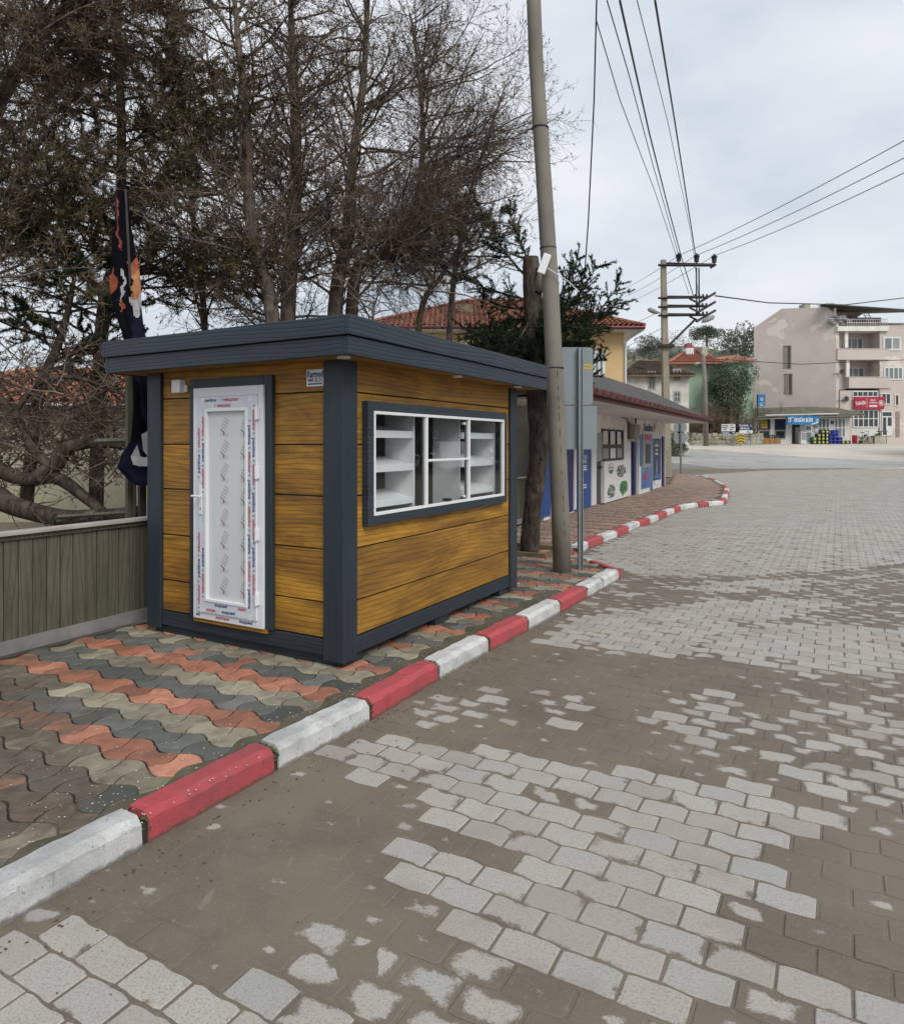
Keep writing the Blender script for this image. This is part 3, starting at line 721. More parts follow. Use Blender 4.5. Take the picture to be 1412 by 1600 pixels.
# motif on the panel: slanted lines above a red blot
def motif(y, z, clip):
    for q in range(5):
        a = q*.021; ln = .050 - .004*abs(q-2)
        for off in (0,):
            yc = y + .02 - a*.35 - q*.004; zc = z + a
            x0_, z0_ = yc+ln*.55, zc+.016; x1_, z1_ = yc-ln*.55, zc-.016
            if clip and x1_ < iy0+.012: x1_ = iy0+.012; z1_ = z0_ + (z1_-z0_)*.5
            tx.mesh([(-.0232, x0_, z0_), (-.0232, x1_, z1_), (-.0232, x1_, z1_-.0046-(.004 if q == 0 else 0)), (-.0232, x0_, z0_-.0046-(.004 if q == 0 else 0))], [(0,1,2,3)], None, 2)
    for q in range(7):
        yy_ = y+.045 - q*.013; 
        if clip and yy_ < iy0+.012: break
        tx.mesh([(-.0232, yy_, z-.015-.004*(q%3)), (-.0232, yy_-.002, z-.015), (-.0232, yy_-.006, z-.050-.006*(q%2)), (-.0232, yy_-.004, z-.052)], [(0,1,2,3)], None, 3)
    tx.mesh([(-.0233, y+.012, z-.020), (-.0233, y+.002, z-.018), (-.0233, y-.001, z-.036), (-.0233, y+.010, z-.040)], [(0,1,2,3)], None, 0)
    tx.mesh([(-.0232, y+.045, z+.01), (-.0232, y+.038, z-.010), (-.0232, y+.022, z-.020), (-.0232, y+.040, z-.005)], [(0,1,2,3)], None, 2)
for k in range(8):
    z = iz1 - .155 - k*.175
    if z > iz0+.05: motif(ym+.035, z, False); motif(iy0+.035, z-.005, True)
tx.build('film_printing', [M_red, M_blue, mat('dark_grey_print', (.11,.11,.12), None, 3, .5, 0), M_lgrey_print], door, kind='stuff')
# handle, hinges
hd = MB(); hy = dy1-w-.055; dbox(hd, hy-.014, hy+.014, 1.02, 1.25, .0445, .052); hd.tube([(-.05, hy, 1.165), (-.085, hy, 1.165), (-.09, hy-.02, 1.165), (-.088, hy-.035, 1.165), (-.088, hy+.06, 1.165)], .0085, 8)
hd.box(-.054, -.052, hy-.004, hy+.004, 1.055, 1.075, 1); hd.build('door_handle', [M_white, M_black], door, bevel=.002)
for zc in (.42, .90, 1.36, 1.80):
    MB().box(-.058, -.032, dy0+w-.018, dy0+w+.010, zc-.045, zc+.045).tube([(-.055, dy0+w-.006, zc-.05), (-.055, dy0+w-.006, zc+.05)], .008, 8).build('hinge', M_white, door, bevel=.002)
MB().box(-.015, .025, DL0+.05, DL1-.05, .165, .196).build('door_sill', M_board, kiosk)
# Karmod plate
pl = MB(); py0, py1, pz0, pz1 = .185, .345, 1.985, 2.105
pl.box(.018, .024, py0, py1, pz0, pz1); yc = (py0+py1)/2
def ptext(t, y, z, size, m, sq=.8, bold=.03):
    v, f = text_geo(t, size, bold, sq); pl.mesh(v, f, frame((.0172, y, z), (0,-1,0), (0,0,1)), m)
ptext('Karmod', yc, pz0+.085, .062, 1, .72, .045); ptext('444 32 21', yc, pz0+.044, .040, 2, .82, .03)
pl.box(.0168, .0178, py0+.014, py1-.014, pz0+.012, pz0+.022, 1)
pl.build('name_plate', [M_white, M_blue, M_black], kiosk)
MB().box(-.040, .024, 1.62, 1.72, 1.985, 2.09).box(.0, .022, 1.59, 1.6195, 1.99, 2.05).build('junction_box', M_white, kiosk, bevel=.006)
# window
wf = MB(); fw = .07
wf.box(WX0, WX1, -.030, .06, WZ0, WZ0+fw); wf.box(WX0, WX1, -.030, .06, WZ1-fw, WZ1)
wf.box(WX0, WX0+fw, -.0298, .06, WZ0+fw, WZ1-fw); wf.box(WX1-fw, WX1, -.0298, .06, WZ0+fw, WZ1-fw)
win = wf.build('display_window', M_trim, kiosk, bevel=.004)
a0, a1, c0, c1 = WX0+fw, WX1-fw, WZ0+fw, WZ1-fw; t_ = .024; m1, m2 = 1.062, 1.81
sf = MB(); sf.box(a0+.001, a1-.001, -.036, -.002, c0+.001, c0+t_); sf.box(a0+.001, a1-.001, -.036, -.002, c1-t_, c1-.001)
for (q0, q1) in ((a0+.001, a0+t_*.8), (a1-t_*.8, a1-.001), (m1-.016, m1+.016), (m2-.015, m2+.015)): sf.box(q0, q1, -.0355, -.0025, c0+t_, c1-t_)
sf.box(m1+.016, m2-.015, -.035, -.004, 1.425, 1.445)
sf.build('window_frame', M_white, win, bevel=.003)
for q in (m1-.034, m2-.034, a1-.05): MB().box(q, q+.017, -.012, .004, c0+t_, c1-t_).build('rubber_seal', M_black, win)
for (q0, q1, e0, e1) in ((a0+.018, m1-.016, c0+t_, c1-t_), (m1+.016, m2-.015, c0+t_, 1.425), (m1+.016, m2-.015, 1.445, c1-t_), (m2+.015, a1-.018, c0+t_, c1-t_)):
    MB().box(q0, q1, -.018, -.013, e0, e1).build('pane', M_glass, win)
MB().box(m1+.34, m1+.42, -.03, .02, c0+.03, c0+.05).build('window_latch', M_black, win)
for q in (c0+.05, c1-.06): MB().tube([(m2-.07, -.025, q), (m2-.07, .01, q)], .012, 10).build('glass_clamp', M_white, win)
# shelving inside
for (x0, x1) in ((a0-.02, m1-.02), (m2+.0, a1+.02)):
    un = MB(); un.box(x1-.02, x1, .075, .36, .20, 2.10); un.box(x0, x0+.02, .075, .36, .20, 2.10)
    shelf_unit = un.build('shelf_unit', M_whitemelamine, kiosk)
    for zz in (1.13, 1.40, 1.665):
        mb = MB(); v = [(x0+.021, .085, zz-.03), (x1-.021, .085, zz-.03), (x1-.021, .085, zz+.0), (x0+.021, .085, zz+.0), (x0+.021, .10, zz), (x1-.021, .10, zz), (x1-.021, .36, zz+.065), (x0+.021, .36, zz+.065), (x0+.021, .36, zz+.045), (x1-.021, .36, zz+.045), (x0+.021, .10, zz-.03), (x1-.021, .10, zz-.03)]
        mb.mesh(v, [(0,1,2,3), (3,2,5,4), (4,5,6,7), (7,6,9,8), (8,9,11,10), (10,11,1,0)]); mb.box(x0+.021, x1-.021, .078, .086, zz-.045, zz+.012)
        mb.build('shelf', M_whitemelamine, shelf_unit)
# ------------------------------------------------------------------ fence behind
FT = 5.42
def fence(s0, s1, label, n_obj=True):
    r = empty('garden_fence', S(s0, FT, ZB), ANG, label, 'fence'); L = s1-s0
    x = 0.0; k = 0
    while x < L-.02:
        w_ = min(random.uniform(.098, .112), L-x)
        MB().box(x+.0035, x+w_-.0035, random.uniform(0,.007), .022, .10, .885).build('fence_board', M_fence, r); x += w_; k += 1
    MB().box(0, L, .026, .034, .05, .88).build('gap_shade_sheet', M_bed, r)  # dark sheet added behind the boards so their gaps read as shade
    MB().box(0, L, -.02, .02, 0, .1).build('base_band', M_fband, r)
    MB().box(0, L, -.05, .07, .887, .915).build('top_rail', M_fcap, r, bevel=.004)
    MB().box(0, L, -.018, -.004, .85, .886).build('under_rail', M_fence, r)
    return r
fence(-1.2, 4.4, 'olive board fence with pale cap beside the film-wrapped kiosk door')
fence(10.1, 13.3, 'short olive board fence between the kiosk and the leaning tree trunk')
# wooden frame behind the left fence
fr = MB(); 
def wp(u, v, Y): return P(u, v, Y)
gf = empty('timber_trellis', (*wp(202, 800, 6.6)[:2], .1), 0, 'green weathered timber frame with post and rails behind the olive fence', 'trellis')
bp = Vector(gf.location)
def rel(p): return tuple(Vector(p)-bp)
MB().tube([rel(wp(203, 835, 6.6)), rel(wp(203, 560, 6.6))], .045, 4).build('post', M_fence, gf)
MB().tube([rel(wp(222, 835, 6.5)), rel(wp(222, 560, 6.5))], .04, 4).build('post', M_iron, gf)
MB().tube([rel(wp(150, 690, 6.7)), rel(wp(205, 688, 6.62))], .028, 4).build('rail', M_fence, gf)
MB().tube([rel(wp(90, 808, 6.7)), rel(wp(215, 800, 6.62))], .02, 4).build('rail', M_fence, gf)
MB().tube([rel(wp(90, 815, 6.72)), rel(wp(150, 800, 6.72)), rel(wp(150, 788, 6.72))], .02, 4).build('rail', M_fence, gf)
# banner
M_ban_k = mat('banner_black_cloth', (.006,.006,.009), None, 3, .95, .2, 14, .02, spec=.05); M_ban_o = mat('banner_orange_print', (.30,.07,.015), (.18,.03,.012), 14, .6, .2, 14, .02)
M_ban_r = mat('banner_red_print', (.30,.03,.03), (.10,.02,.02), 9, .6, .2, 14, .02); M_ban_w = mat('banner_white_print', (.40,.40,.40), (.26,.25,.24), 9, .6, .2, 14, .02)
M_ban_n = mat('banner_navy_cloth', (.014,.015,.034), (.007,.008,.016), 12, .95, .3, 20, .02, spec=.05); M_ban_y = mat('banner_amber_print', (.40,.18,.06), (.26,.09,.03), 14, .6, .2, 14, .02)
prof = [(300,189,4,9),(330,191,7,8),(352,192,8,9),(375,192,15,14),(410,197,21,17),(430,198,23,18),(455,200,22,19),(475,202,21,19),(500,206,20,18),(520,210,16,16),(545,214,14,14),(575,217,10,12),(600,219,11,13),(640,222,14,17),(670,226,18,20),(690,228,22,22),(710,221,31,24),(730,222,36,24),(752,232,24,20),(758,234,16,16)]
Yb = 6.35; mb = MB(); N = 64; vv = []; ff = []; mm = []
vq = np.linspace(300, 758, 200); PA = np.array(prof, float); prof2 = [(v_, np.interp(v_, PA[:,0], PA[:,1]), np.interp(v_, PA[:,0], PA[:,2]), np.interp(v_, PA[:,0], PA[:,3])) for v_ in vq]
for i, (v_, u_, wl, wr) in enumerate(prof2):
    c = Vector(wp(u_, v_, Yb)); s_ = v_/24.0
    for k in range(N):
        a = 2*math.pi*k/N; rw = (wl if math.cos(a) < 0 else wr)*Yb/F; fold = 1 + .16*math.sin(3*a+s_*.5) + .09*math.sin(7*a-s_*.9)
        vv.append((c.x + math.cos(a)*rw*fold, c.y + math.sin(a)*.07*fold, c.z))
for i in range(len(prof2)-1):
    v0_ = (prof2[i][0]+prof2[i+1][0])/2
    for k in range(N):
        ff.append((i*N+k, i*N+(k+1)%N, (i+1)*N+(k+1)%N, (i+1)*N+k)); a = 2*math.pi*(k+.5)/N; x = math.cos(a) + .12*math.sin(v0_*.11) + .08*math.sin(v0_*.31); m = 0; vm = v0_ + 9*math.sin(3.2*a)
        if vm < 350: m = 2 if -.7 < x < .0 else 0
        elif vm < 398: m = 2 if -.25 < x < .02 else 0
        elif 404 < vm < 424 and x > .55: m = 1
        elif 424 <= vm < 462 and x > .50: m = 5
        elif 462 <= vm < 488 and x > .45: m = 3
        elif 424 < vm < 455 and x < -.55: m = 1
        elif 430 < vm < 478 and abs(x+.12+.004*(vm-450)) < .10: m = 3
        elif 455 < vm < 475 and -.5 < x < .1: m = 4
        elif 478 < vm < 492 and -.6 < x < -.1: m = 1
        elif vm > 700 or (vm > 488 and x > .2): m = 4
        mm.append(m)
mb.mesh(vv, ff); mb.m = mm
banner = empty('furled_banner', (*wp(205, 800, Yb)[:2], .0), 0, 'furled black and orange feather banner hanging behind the kiosk roof corner', 'banner')
bp = Vector(banner.location)
mb.v = [rel(p) for p in mb.v]; mb.build('cloth', [M_ban_k, M_ban_o, M_ban_r, M_ban_w, M_ban_n, M_ban_y], banner, smooth=True)
MB().tube([rel(wp(212, 900, Yb+.0)), rel(wp(209, 560, Yb)), rel(wp(203, 430, Yb-.06)), rel(wp(196, 296, Yb-.02))], .012, 8).build('pole', M_iron, banner)
v, f = text_geo('S', .46, .05, 1.0); tm = MB(); a = math.radians(-28)
v = [(p[0], p[1]+.02*math.sin(p[0]*30), .012*math.sin(p[1]*25)) for p in v]
cpt = rel(wp(231, 703, Yb-.135)); tm.mesh(v, f, frame(cpt, (math.cos(a), .0, math.sin(a)), (-math.sin(a), 0, math.cos(a)))); tm.build('letter_print', M_ban_w, banner)
# ------------------------------------------------------------------ bank-like shop row
BN = Vector((1.87, 13.98, ZB)); BA = math.atan2(.888, .459); bdx, bdy = math.cos(BA), math.sin(BA)
shop = empty('shop_building', tuple(BN), BA, 'low white shop row with cash machine, grey roof and dark red gutter', 'building')
def bx(u, off=0.0):      # local x on the facade plane for pixel column u
    r = (u-CX)/F; ox, oy = BN.x + bdy*off, BN.y - bdx*off
    return (r*oy - ox)/(bdx - r*bdy)
def bz(u, v, off=0.0):
    Y = BN.y - bdx*off + bdy*bx(u, off); return EYE + (HZ-v)/F*Y - ZB
BL = 13.3; SZ = 2.32
M_shopw = mat('shop_white_render', (.78,.765,.72), (.60,.58,.53), 1.6, .85, .25, 30, .006)
M_soffit = mat('shop_soffit', (.74,.72,.68), (.66,.64,.60), .8, .8, .05)
M_shingle = mat('grey_bitumen_sheet', (.085,.078,.075), (.060,.055,.053), 2, .9, .5, 60, .01)
M_gutter = mat('oxide_red_gutter', (.150,.030,.032), (.085,.022,.024), 3, .45, .1)
M_pblue = mat('blue_panel', (.020,.075,.26), (.016,.06,.21), 1, .45, 0)
M_pnavy = mat('navy_panel', (.012,.018,.11), None, 1, .45, 0)
M_pcyan = mat('sea_blue_poster', (.05,.20,.42), (.015,.05,.22), 2.4, .35, 0)
M_dkgrey = mat('dark_grey_door_paint', (.075,.073,.070), (.060,.058,.056), 2, .6, .05)
M_ltgrey = mat('light_grey_plate', (.30,.30,.295), (.26,.26,.255), 2, .6, .05)
M_green = mat('green_print', (.05,.24,.08), (.03,.16,.05), 12, .5, 0)
M_photo = mat('faded_photo_print', (.20,.20,.18), (.06,.07,.045), 22, .5, 0, lo=.42, hi=.58)
M_pwhite = mat('poster_white', (.66,.66,.66), (.60,.60,.595), 2, .5, 0)
w = MB(); w.box(0, BL, 0, 4.2, -.02, SZ-.001)
w.build('wall', M_shopw, shop)
so = MB(); so.box(-2.4, BL+.55, -1.45, -.001, SZ, SZ+.04).build('soffit', M_soffit, shop)
MB().box(-2.35, .0, 0.001, 4.2, SZ, SZ+.04).build('soffit', M_soffit, shop)
# roof
rz0, rz1 = 2.50, 3.33; x0, x1, xr = -2.5, BL+.6, BL-2.4
rf = MB(); v = [(x0,-1.52,rz0),(x1,-1.52,rz0),(xr,0,rz1),(x0,0,rz1),(x1,4.3,rz0),(x0,4.3,rz0-.4),
     (x0,-1.52,rz0-.05),(x1,-1.52,rz0-.05),(x1,4.3,rz0-.05),(x0,4.3,rz0-.45)]
rf.mesh(v, [(0,1,2,3),(1,4,2),(3,2,4,5),(6,7,1,0),(7,8,4,1),(5,9,6,0),(3,5,0)]); rf.build('roof', M_shingle, shop)
MB().box(x0, x1-.02, -1.50, -1.46, SZ+.0, rz0-.055).build('eaves_board', M_gutter, shop)
gt = MB(); gl = (x1-x0)/34
for i in range(34):
    a = x0+i*gl; m = MB(); vv = []; K = 7
    for xx in (a+.01, a+gl-.002):
        for k in range(K):
            t = math.pi*k/(K-1); vv.append((xx, -1.58-.065*math.cos(t), rz0-.01-.10*math.sin(t)))
        vv.append((xx, -1.50, rz0+.012))
    n_ = K+1; m.mesh(vv, [(k, k+1, n_+k+1, n_+k) for k in range(n_-1)]); 
    m.tube([(a, -1.66, rz0+.0), (a, -1.655, rz0-.06), (a, -1.58, rz0-.115), (a, -1.50, rz0-.02)], .009, 5)
    m.build('gutter_length', M_gutter, shop)
def fac(name, u0, u1, vt, vb, m, d=.02, off=0, parent=None, back=0.0):
    um = (u0+u1)/2; a, b = bx(u0, off), bx(u1, off)
    mb = MB(); mb.box(a, b, -off-d, -off-back, bz(um, vb, off), bz(um, vt, off)); return mb.build(name, m, parent or shop)
fac('blue_panel', 836, 858, 664, 808, M_pblue, .03); fac('sign_panel', 846, 857, 634, 664, M_pnavy, .05)
fac('door_frame', 858, 862, 668, 806, M_pwhite, .05); fac('door_frame', 894, 897, 690, 796, M_pwhite, .05)
fac('blue_panel', 862, 894, 640, 803, M_pnavy, .02); fac('blue_panel', 897, 921, 690, 795, M_pblue, .03)
fac('white_pillar', 921, 928, 655, 789, M_pwhite, .06)
tm = MB()
def btext(txt, u, v_, size, m, d=.04, mb=None, sq=1.0, bold=.02):
    mb = mb or tm; vv, f = text_geo(txt, size, bold, sq); mb.mesh(vv, f, frame((bx(u), -d, bz(u, v_)), (1,0,0), (0,0,1)), m)
btext('her', 912, 713, .17, 0); btext('paralı', 910, 720, .17, 0)
for k, (u, v_, wd) in enumerate(((910,728,.5),(910,731,.45),(910,734,.5),(909,758,.5),(910,762,.45))):
    tm.box(bx(u)-wd/2, bx(u)+wd/2, -.034, -.031, bz(u,v_)-.014, bz(u,v_)+.014, 0)
btext('8', 908, 751, .22, 0)
tm2 = MB(); btext('DenizBank', 1012.5, 668.5, .34, 1, .012, tm2, 1.0, .04); tm2.build('name_lettering', [M_pwhite, M_pnavy], shop)
logo = MB()
cx_, cz_ = bx(1022), bz(1022, 667.5)
for k in range(12):
    a = 2*math.pi*k/12; r0, r1 = .10, .21; da = .13
    logo.mesh([(cx_+r0*math.cos(a-da), -.016, cz_+r0*math.sin(a-da)), (cx_+r1*math.cos(a-da*.5), -.016, cz_+r1*math.sin(a-da*.5)), (cx_+r1*math.cos(a+da*.5), -.016, cz_+r1*math.sin(a+da*.5)), (cx_+r0*math.cos(a+da), -.016, cz_+r0*math.sin(a+da))], [(0,1,2,3)])
logo.tube([(cx_, -.01, cz_), (cx_, -.018, cz_)], .07, 14); logo.build('logo', M_red, shop)
tm.build('poster_lettering', [M_pwhite, M_pnavy], shop, kind='stuff')
# door and six-pane window
fac('door_panel', 928, 941, 721, 787, M_dkgrey, .03); fac('door_panel', 928, 939, 676, 720, M_ltgrey, .03)
a, b = bx(939), bx(972); zt_, zb_ = bz(955, 671), bz(955, 719)
wfm = MB(); 
fb = .05
wfm.box(a, b, -.04, .0, zt_-fb, zt_); wfm.box(a, b, -.04, .0, zb_, zb_+fb); zm = bz(955, 697)
wfm.box(a, b, -.038, .0, zm-.05, zm+.05)
for k in range(4):
    xx = a + (b-a-fb)*k/3; wfm.box(xx, xx+fb, -.036, .0, zb_+fb, zt_-fb)
swin = wfm.build('window', M_black, shop)
for k in range(3):
    for (q0, q1, m) in ((zb_+fb, zm-.05, M_ltgrey if k != 1 else M_pwhite), (zm+.05, zt_-fb, M_winglass)):
        MB().box(a+(b-a-fb)*k/3+fb, a+(b-a-fb)*(k+1)/3, -.012, -.004, q0, q1).build('pane', m, swin)
MB().box(bx(932), bx(938), -.06, -.03, bz(935,730)-.03, bz(935,730)+.03).build('door_handle', M_black, shop)
fac('door_frame', 925.5, 928, 676, 789, M_dkgrey, .035)
# board with local prints leaning against the wall
nb_ = empty('notice_board', (BN.x+bdx*bx(944,.12)+bdy*.12, BN.y+bdy*bx(944,.12)-bdx*.12, ZB), BA, 'white printed board with green emblem and map leaning below the six-pane window', 'board')
L_ = bx(983,.12)-bx(944,.12); Hb = bz(960, 720, .12)
MB().box(0, L_, 0, .10, .03, Hb).build('panel', M_pwhite, nb_)
pm = MB()
def blob(cx, cz, rx, rz, m, seed, n=16, y=-.004, jag=.25):
    r = random.Random(seed); pts = [(cx+rx*math.cos(2*math.pi*k/n)*(1+r.uniform(-jag,jag)), y, cz+rz*math.sin(2*math.pi*k/n)*(1+r.uniform(-jag,jag))) for k in range(n)]
    pm.mesh(pts, [tuple(range(n))], None, m)
blob(L_*.24, Hb*.82, .30, .14, 2, 1, 20, -.003, 0); blob(L_*.24, Hb*.825, .26, .115, 0, 1, 20, -.005, 0); blob(L_*.24, Hb*.76, .21, .05, 1, 2, 12, -.007, .1)
blob(L_*.66, Hb*.74, .52, .15, 2, 3, 22, -.004, .35); blob(L_*.26, Hb*.27, .40, .18, 2, 4, 16, -.004, .15); blob(L_*.74, Hb*.28, .46, .20, 1, 5, 13, -.004, .28); blob(L_*.26, Hb*.25, .22, .10, 3, 8, 7, -.006, .4) if False else None; pm.box(L_*.62, L_*.88, -.007, -.005, Hb*.17, Hb*.19)
rpm = random.Random(8)
for (cx3, cz3, rx3, rz3, ms) in ((L_*.66, Hb*.74, .46, .15, (2,4,5,2,0)), (L_*.26, Hb*.27, .36, .17, (2,4,5,0,1)), (L_*.74, Hb*.28, .38, .16, (1,1,4))):
    for q3 in range(70):
        a3 = rpm.uniform(0, 6.28); r3 = math.sqrt(rpm.random()); x3 = cx3+rx3*r3*math.cos(a3); z3 = cz3+rz3*r3*math.sin(a3); w3, h3_ = rpm.uniform(.02,.09), rpm.uniform(.01,.035); y3 = -.0062-.00002*q3
        pm.mesh([(x3-w3, y3, z3-h3_), (x3+w3, y3, z3-h3_*.6), (x3+w3*.8, y3, z3+h3_), (x3-w3*.7, y3, z3+h3_*.8)], [(0,1,2,3)], None, rpm.choice(ms))
pm.mesh([(L_*.16, -.009, Hb*.83), (L_*.32, -.009, Hb*.83), (L_*.32, -.009, Hb*.86), (L_*.16, -.009, Hb*.86)], [(0,1,2,3)], None, 3)
pm.build('prints', [M_pwhite, M_green, M_photo, M_red, M_dkgrey, M_ltgrey], nb_, kind='stuff')
MB().box(.05, .12, .02, .08, 0, .03).build('foot', M_black, nb_); MB().box(L_-.12, L_-.05, .02, .08, 0, .03).build('foot', M_black, nb_)
# electrical box with cables
eb = fac('electrical_box', 980, 988, 663, 686, mat('beige_metal_box', (.27,.25,.21), (.20,.18,.15), 4, .6, .1), .22)
cb_ = MB(); xx = bx(981)
cb_.tube([(xx, -.02, bz(981,664)), (xx-.35, -.05, bz(981,655)), (xx-.9, -.03, bz(975,652)), (xx-1.3, -.02, bz(970,650))], .016, 5)
cb_.tube([(xx+.1, -.2, bz(984,663)), (xx+.05, -.24, bz(984,655)), (xx+.5, -.1, bz(984,653)), (xx+.8, -.04, bz(986,660))], .016, 5)
cb_.tube([(xx-.1, -.06, bz(980,686)), (xx-.15, -.05, bz(980,672)), (xx-.1, -.06, bz(981,660))], .014, 5)
cb_.build('cable', M_black, shop)
fac('drain_pipe', 973, 975, 664, 720, M_shopw, .05)
fac('blue_pillar', 985.5, 989, 690, 772, M_pnavy, .09); fac('blue_pillar', 1031.5, 1034, 682, 762, M_pnavy, .09)
atm = fac('cash_machine', 990, 1007.5, 676, 771, M_pwhite, .16)
def facs(name, u0, u1, vt, vb, m, d, par, off=0): return fac(name, u0, u1, vt, vb, m, d, 0, par, back=off)
facs('machine_front', 994, 1007, 678, 730, M_ltgrey, .20, atm, .1605); facs('screen_recess', 998, 1006, 694, 724, M_dkgrey, .205, atm, .2005); facs('red_sign', 997, 1006, 680, 687, M_red, .206, atm, .2005)
facs('blue_print', 993, 1007, 731, 763, M_pcyan, .165, atm, .1605); facs('red_print', 998, 1002, 738, 750, M_red, .17, atm, .1655); facs('blue_print', 991, 994, 680, 728, M_pcyan, .18, atm, .1605)
fac('advert_banner', 1008, 1014.5, 679, 768, M_pcyan, .10)
fac('advert_surround', 1015, 1031, 680, 765, M_pwhite, .05)
ad = fac('advert_banner', 1017.5, 1029.5, 685, 750, M_pnavy, .06, 0, None, .0505)
pm2 = MB(); um = 1023
for (v_, wd, m) in ((692,.5,1),(696,.75,0),(703,.35,0),(709,.5,0),(720,.2,1)): pm2.box(bx(um)-wd/2, bx(um)+wd/2, -.064, -.061, bz(um,v_)-.03, bz(um,v_)+.03, m)
pm2.box(bx(um)-.09, bx(um)+.09, -.065, -.061, bz(um,740), bz(um,722), 2); pm2.box(bx(um)-.45, bx(um)+.45, -.066, -.061, bz(um,757), bz(um,750), 0); pm2.box(bx(um)-.4, bx(um)+.45, -.067, -.0605, bz(um,748), bz(um,741), 1)
pm2.build('advert_print', [M_pwhite, M_pcyan, M_ltgrey], ad)
# ------------------------------------------------------------------ concrete utility pole + antenna box
M_pole = mat('lamp_pole_concrete', (.235,.215,.180), (.150,.138,.115), 1.3, .9, .45, 90, .004, stretch=(1,1,.5), space='obj')
def pole(name, pts, rs, label, cat='utility pole', sides=20, m=None):
    base = Vector(pts[0]); o = empty(name, tuple(base), 0, label, cat)
    MB().tube([tuple(Vector(p)-base) for p in pts], rs, sides).build('shaft', m or M_pole, o, smooth=True)
    return o
Yp = 8.46
up = pole('utility_pole', [P(878,893,Yp), P(875,800,Yp), P(869,650,Yp), P(864,540,Yp), P(859.5,440,Yp), P(852,320,Yp), P(844,200,Yp), P(837,90,Yp), P(833,-20,Yp), P(829,-170,Yp)], [.112,.111,.108,.105,.102,.098,.093,.090,.087,.083],
     'leaning round concrete pole standing by the kerb between kiosk and grey sign')
ub = Vector(up.location); cl = MB()
for (u, v) in ((866.5, 575), (856,388), (844,200)): 
    c = Vector(P(u, v, Yp))-ub; cl.tube([c-Vector((0,0,.008)), c+Vector((0,0,.008))], .112 if v > 500 else .104, 20)
cl.build('band', M_iron, up)
sw_ = MB(); 
for k in range(20):
    v0_ = 560 + k*15 + random.uniform(-5,5)
    if random.random() < .3: continue
    sw_.tube([Vector(P(np.interp(v0_, [540,893],[867,883])+2, v0_, Yp-.108))-ub, Vector(P(np.interp(v0_, [540,893],[867,883])+2, v0_+random.uniform(4,13), Yp-.108))-ub], .003, 4)
sw_.build('seam', M_iron, up)
ab = Vector(P(850, 412, Yp-.16)); an = empty('antenna_box', tuple(ab), 0, 'white antenna panel clamped high on the leaning concrete pole', 'antenna')
R = Matrix.Rotation(math.radians(20), 4, 'Y')
mbx = MB(); mbx.box(-.048, .048, -.02, .025, -.125, .125, 0, R); mbx.build('panel', M_white, an, bevel=.01)
MB().tube([(0,.02,0), (.06,.12,0)], .014, 6).tube([(.04,.0,-.05), (.3,.05,-.2), (.42,.0,-.34)], .006, 5).build('bracket', M_white, an)
# ------------------------------------------------------------------ grey sign seen from behind
sb = Vector(P(906.5, 889, 8.62)); sgn = empty('road_sign', (sb.x, sb.y, ZB), .06, 'two grey sign plates seen from behind on a perforated steel post near the concrete pole', 'road sign')
Ys = sb.y; k_ = Ys/F
def rx(u): return (u-CX)*k_ - sb.x
def rz(v): return EYE + (HZ-v)*k_ - ZB
MB().box(-.030, .030, -.012, .03, 0, rz(543)).box(-.0295, -.020, -.034, -.0121, 0, rz(543)).box(.020, .0295, -.034, -.0121, 0, rz(543)).build('post', M_steel, sgn)
ph = MB(); z = .05
while z < rz(548): ph.box(-.004, .004, -.0135, -.0121, z, z+.014); z += .030
ph.build('hole', M_black, sgn, kind='stuff')
def plate(u0, u1, v0, v1, name, r=.04, y0=.032):
    a, b, c_, d_ = rx(u0), rx(u1), rz(v1), rz(v0); pts = []
    for (cx, cz, a0) in ((b-r, c_+r, -90), (b-r, d_-r, 0), (a+r, d_-r, 90), (a+r, c_+r, 180)):
        for q in range(5): t = math.radians(a0+22.5*q); pts.append((cx+r*math.cos(t), cz+r*math.sin(t)))
    n = len(pts); v_ = [(p[0], y0, p[1]) for p in pts] + [(p[0], y0+.02, p[1]) for p in pts]
    return MB().mesh(v_, [tuple(range(n)), tuple(range(2*n-1, n-1, -1))] + [(i, n+i, n+(i+1)%n, (i+1)%n) for i in range(n)]).build(name, M_signback, sgn)
plate(876, 927.5, 542, 632, 'upper_plate'); plate(879, 934, 634, 702, 'lower_plate', .005, .034)
ys_ = MB(); M_yel = mat('yellow_sticker', (.62,.42,.02), None, 2, .5, 0)
ys_.box(rx(913.5), rx(926), .0295, .0315, rz(576), rz(568.5)); 
vv, f = text_geo('445', .05, .02, 1.1); ys_.mesh(vv, f, frame((rx(919.5), .0285, rz(572.2)), (1,0,0), (0,0,1)), 1); ys_.build('sticker', [M_yel, M_grey_print], sgn)
# round signs from behind by the far corner
rp = Vector(G(1063.5, 742)); rs_ = empty('round_sign', tuple(rp), 0, 'pair of round sign discs seen from behind on a post past the shop corner', 'road sign')
k_ = rp.y/F
MB().tube([(0,0,-.05),(0,0,(742-648)*k_)], .05, 8).build('post', M_steel, rs_)
for vc in (667, 684): MB().tube([(-.01,.05,(742-vc)*k_),(-.01,.09,(742-vc)*k_)], 10.2*k_, 24).build('disc', M_signback, rs_)
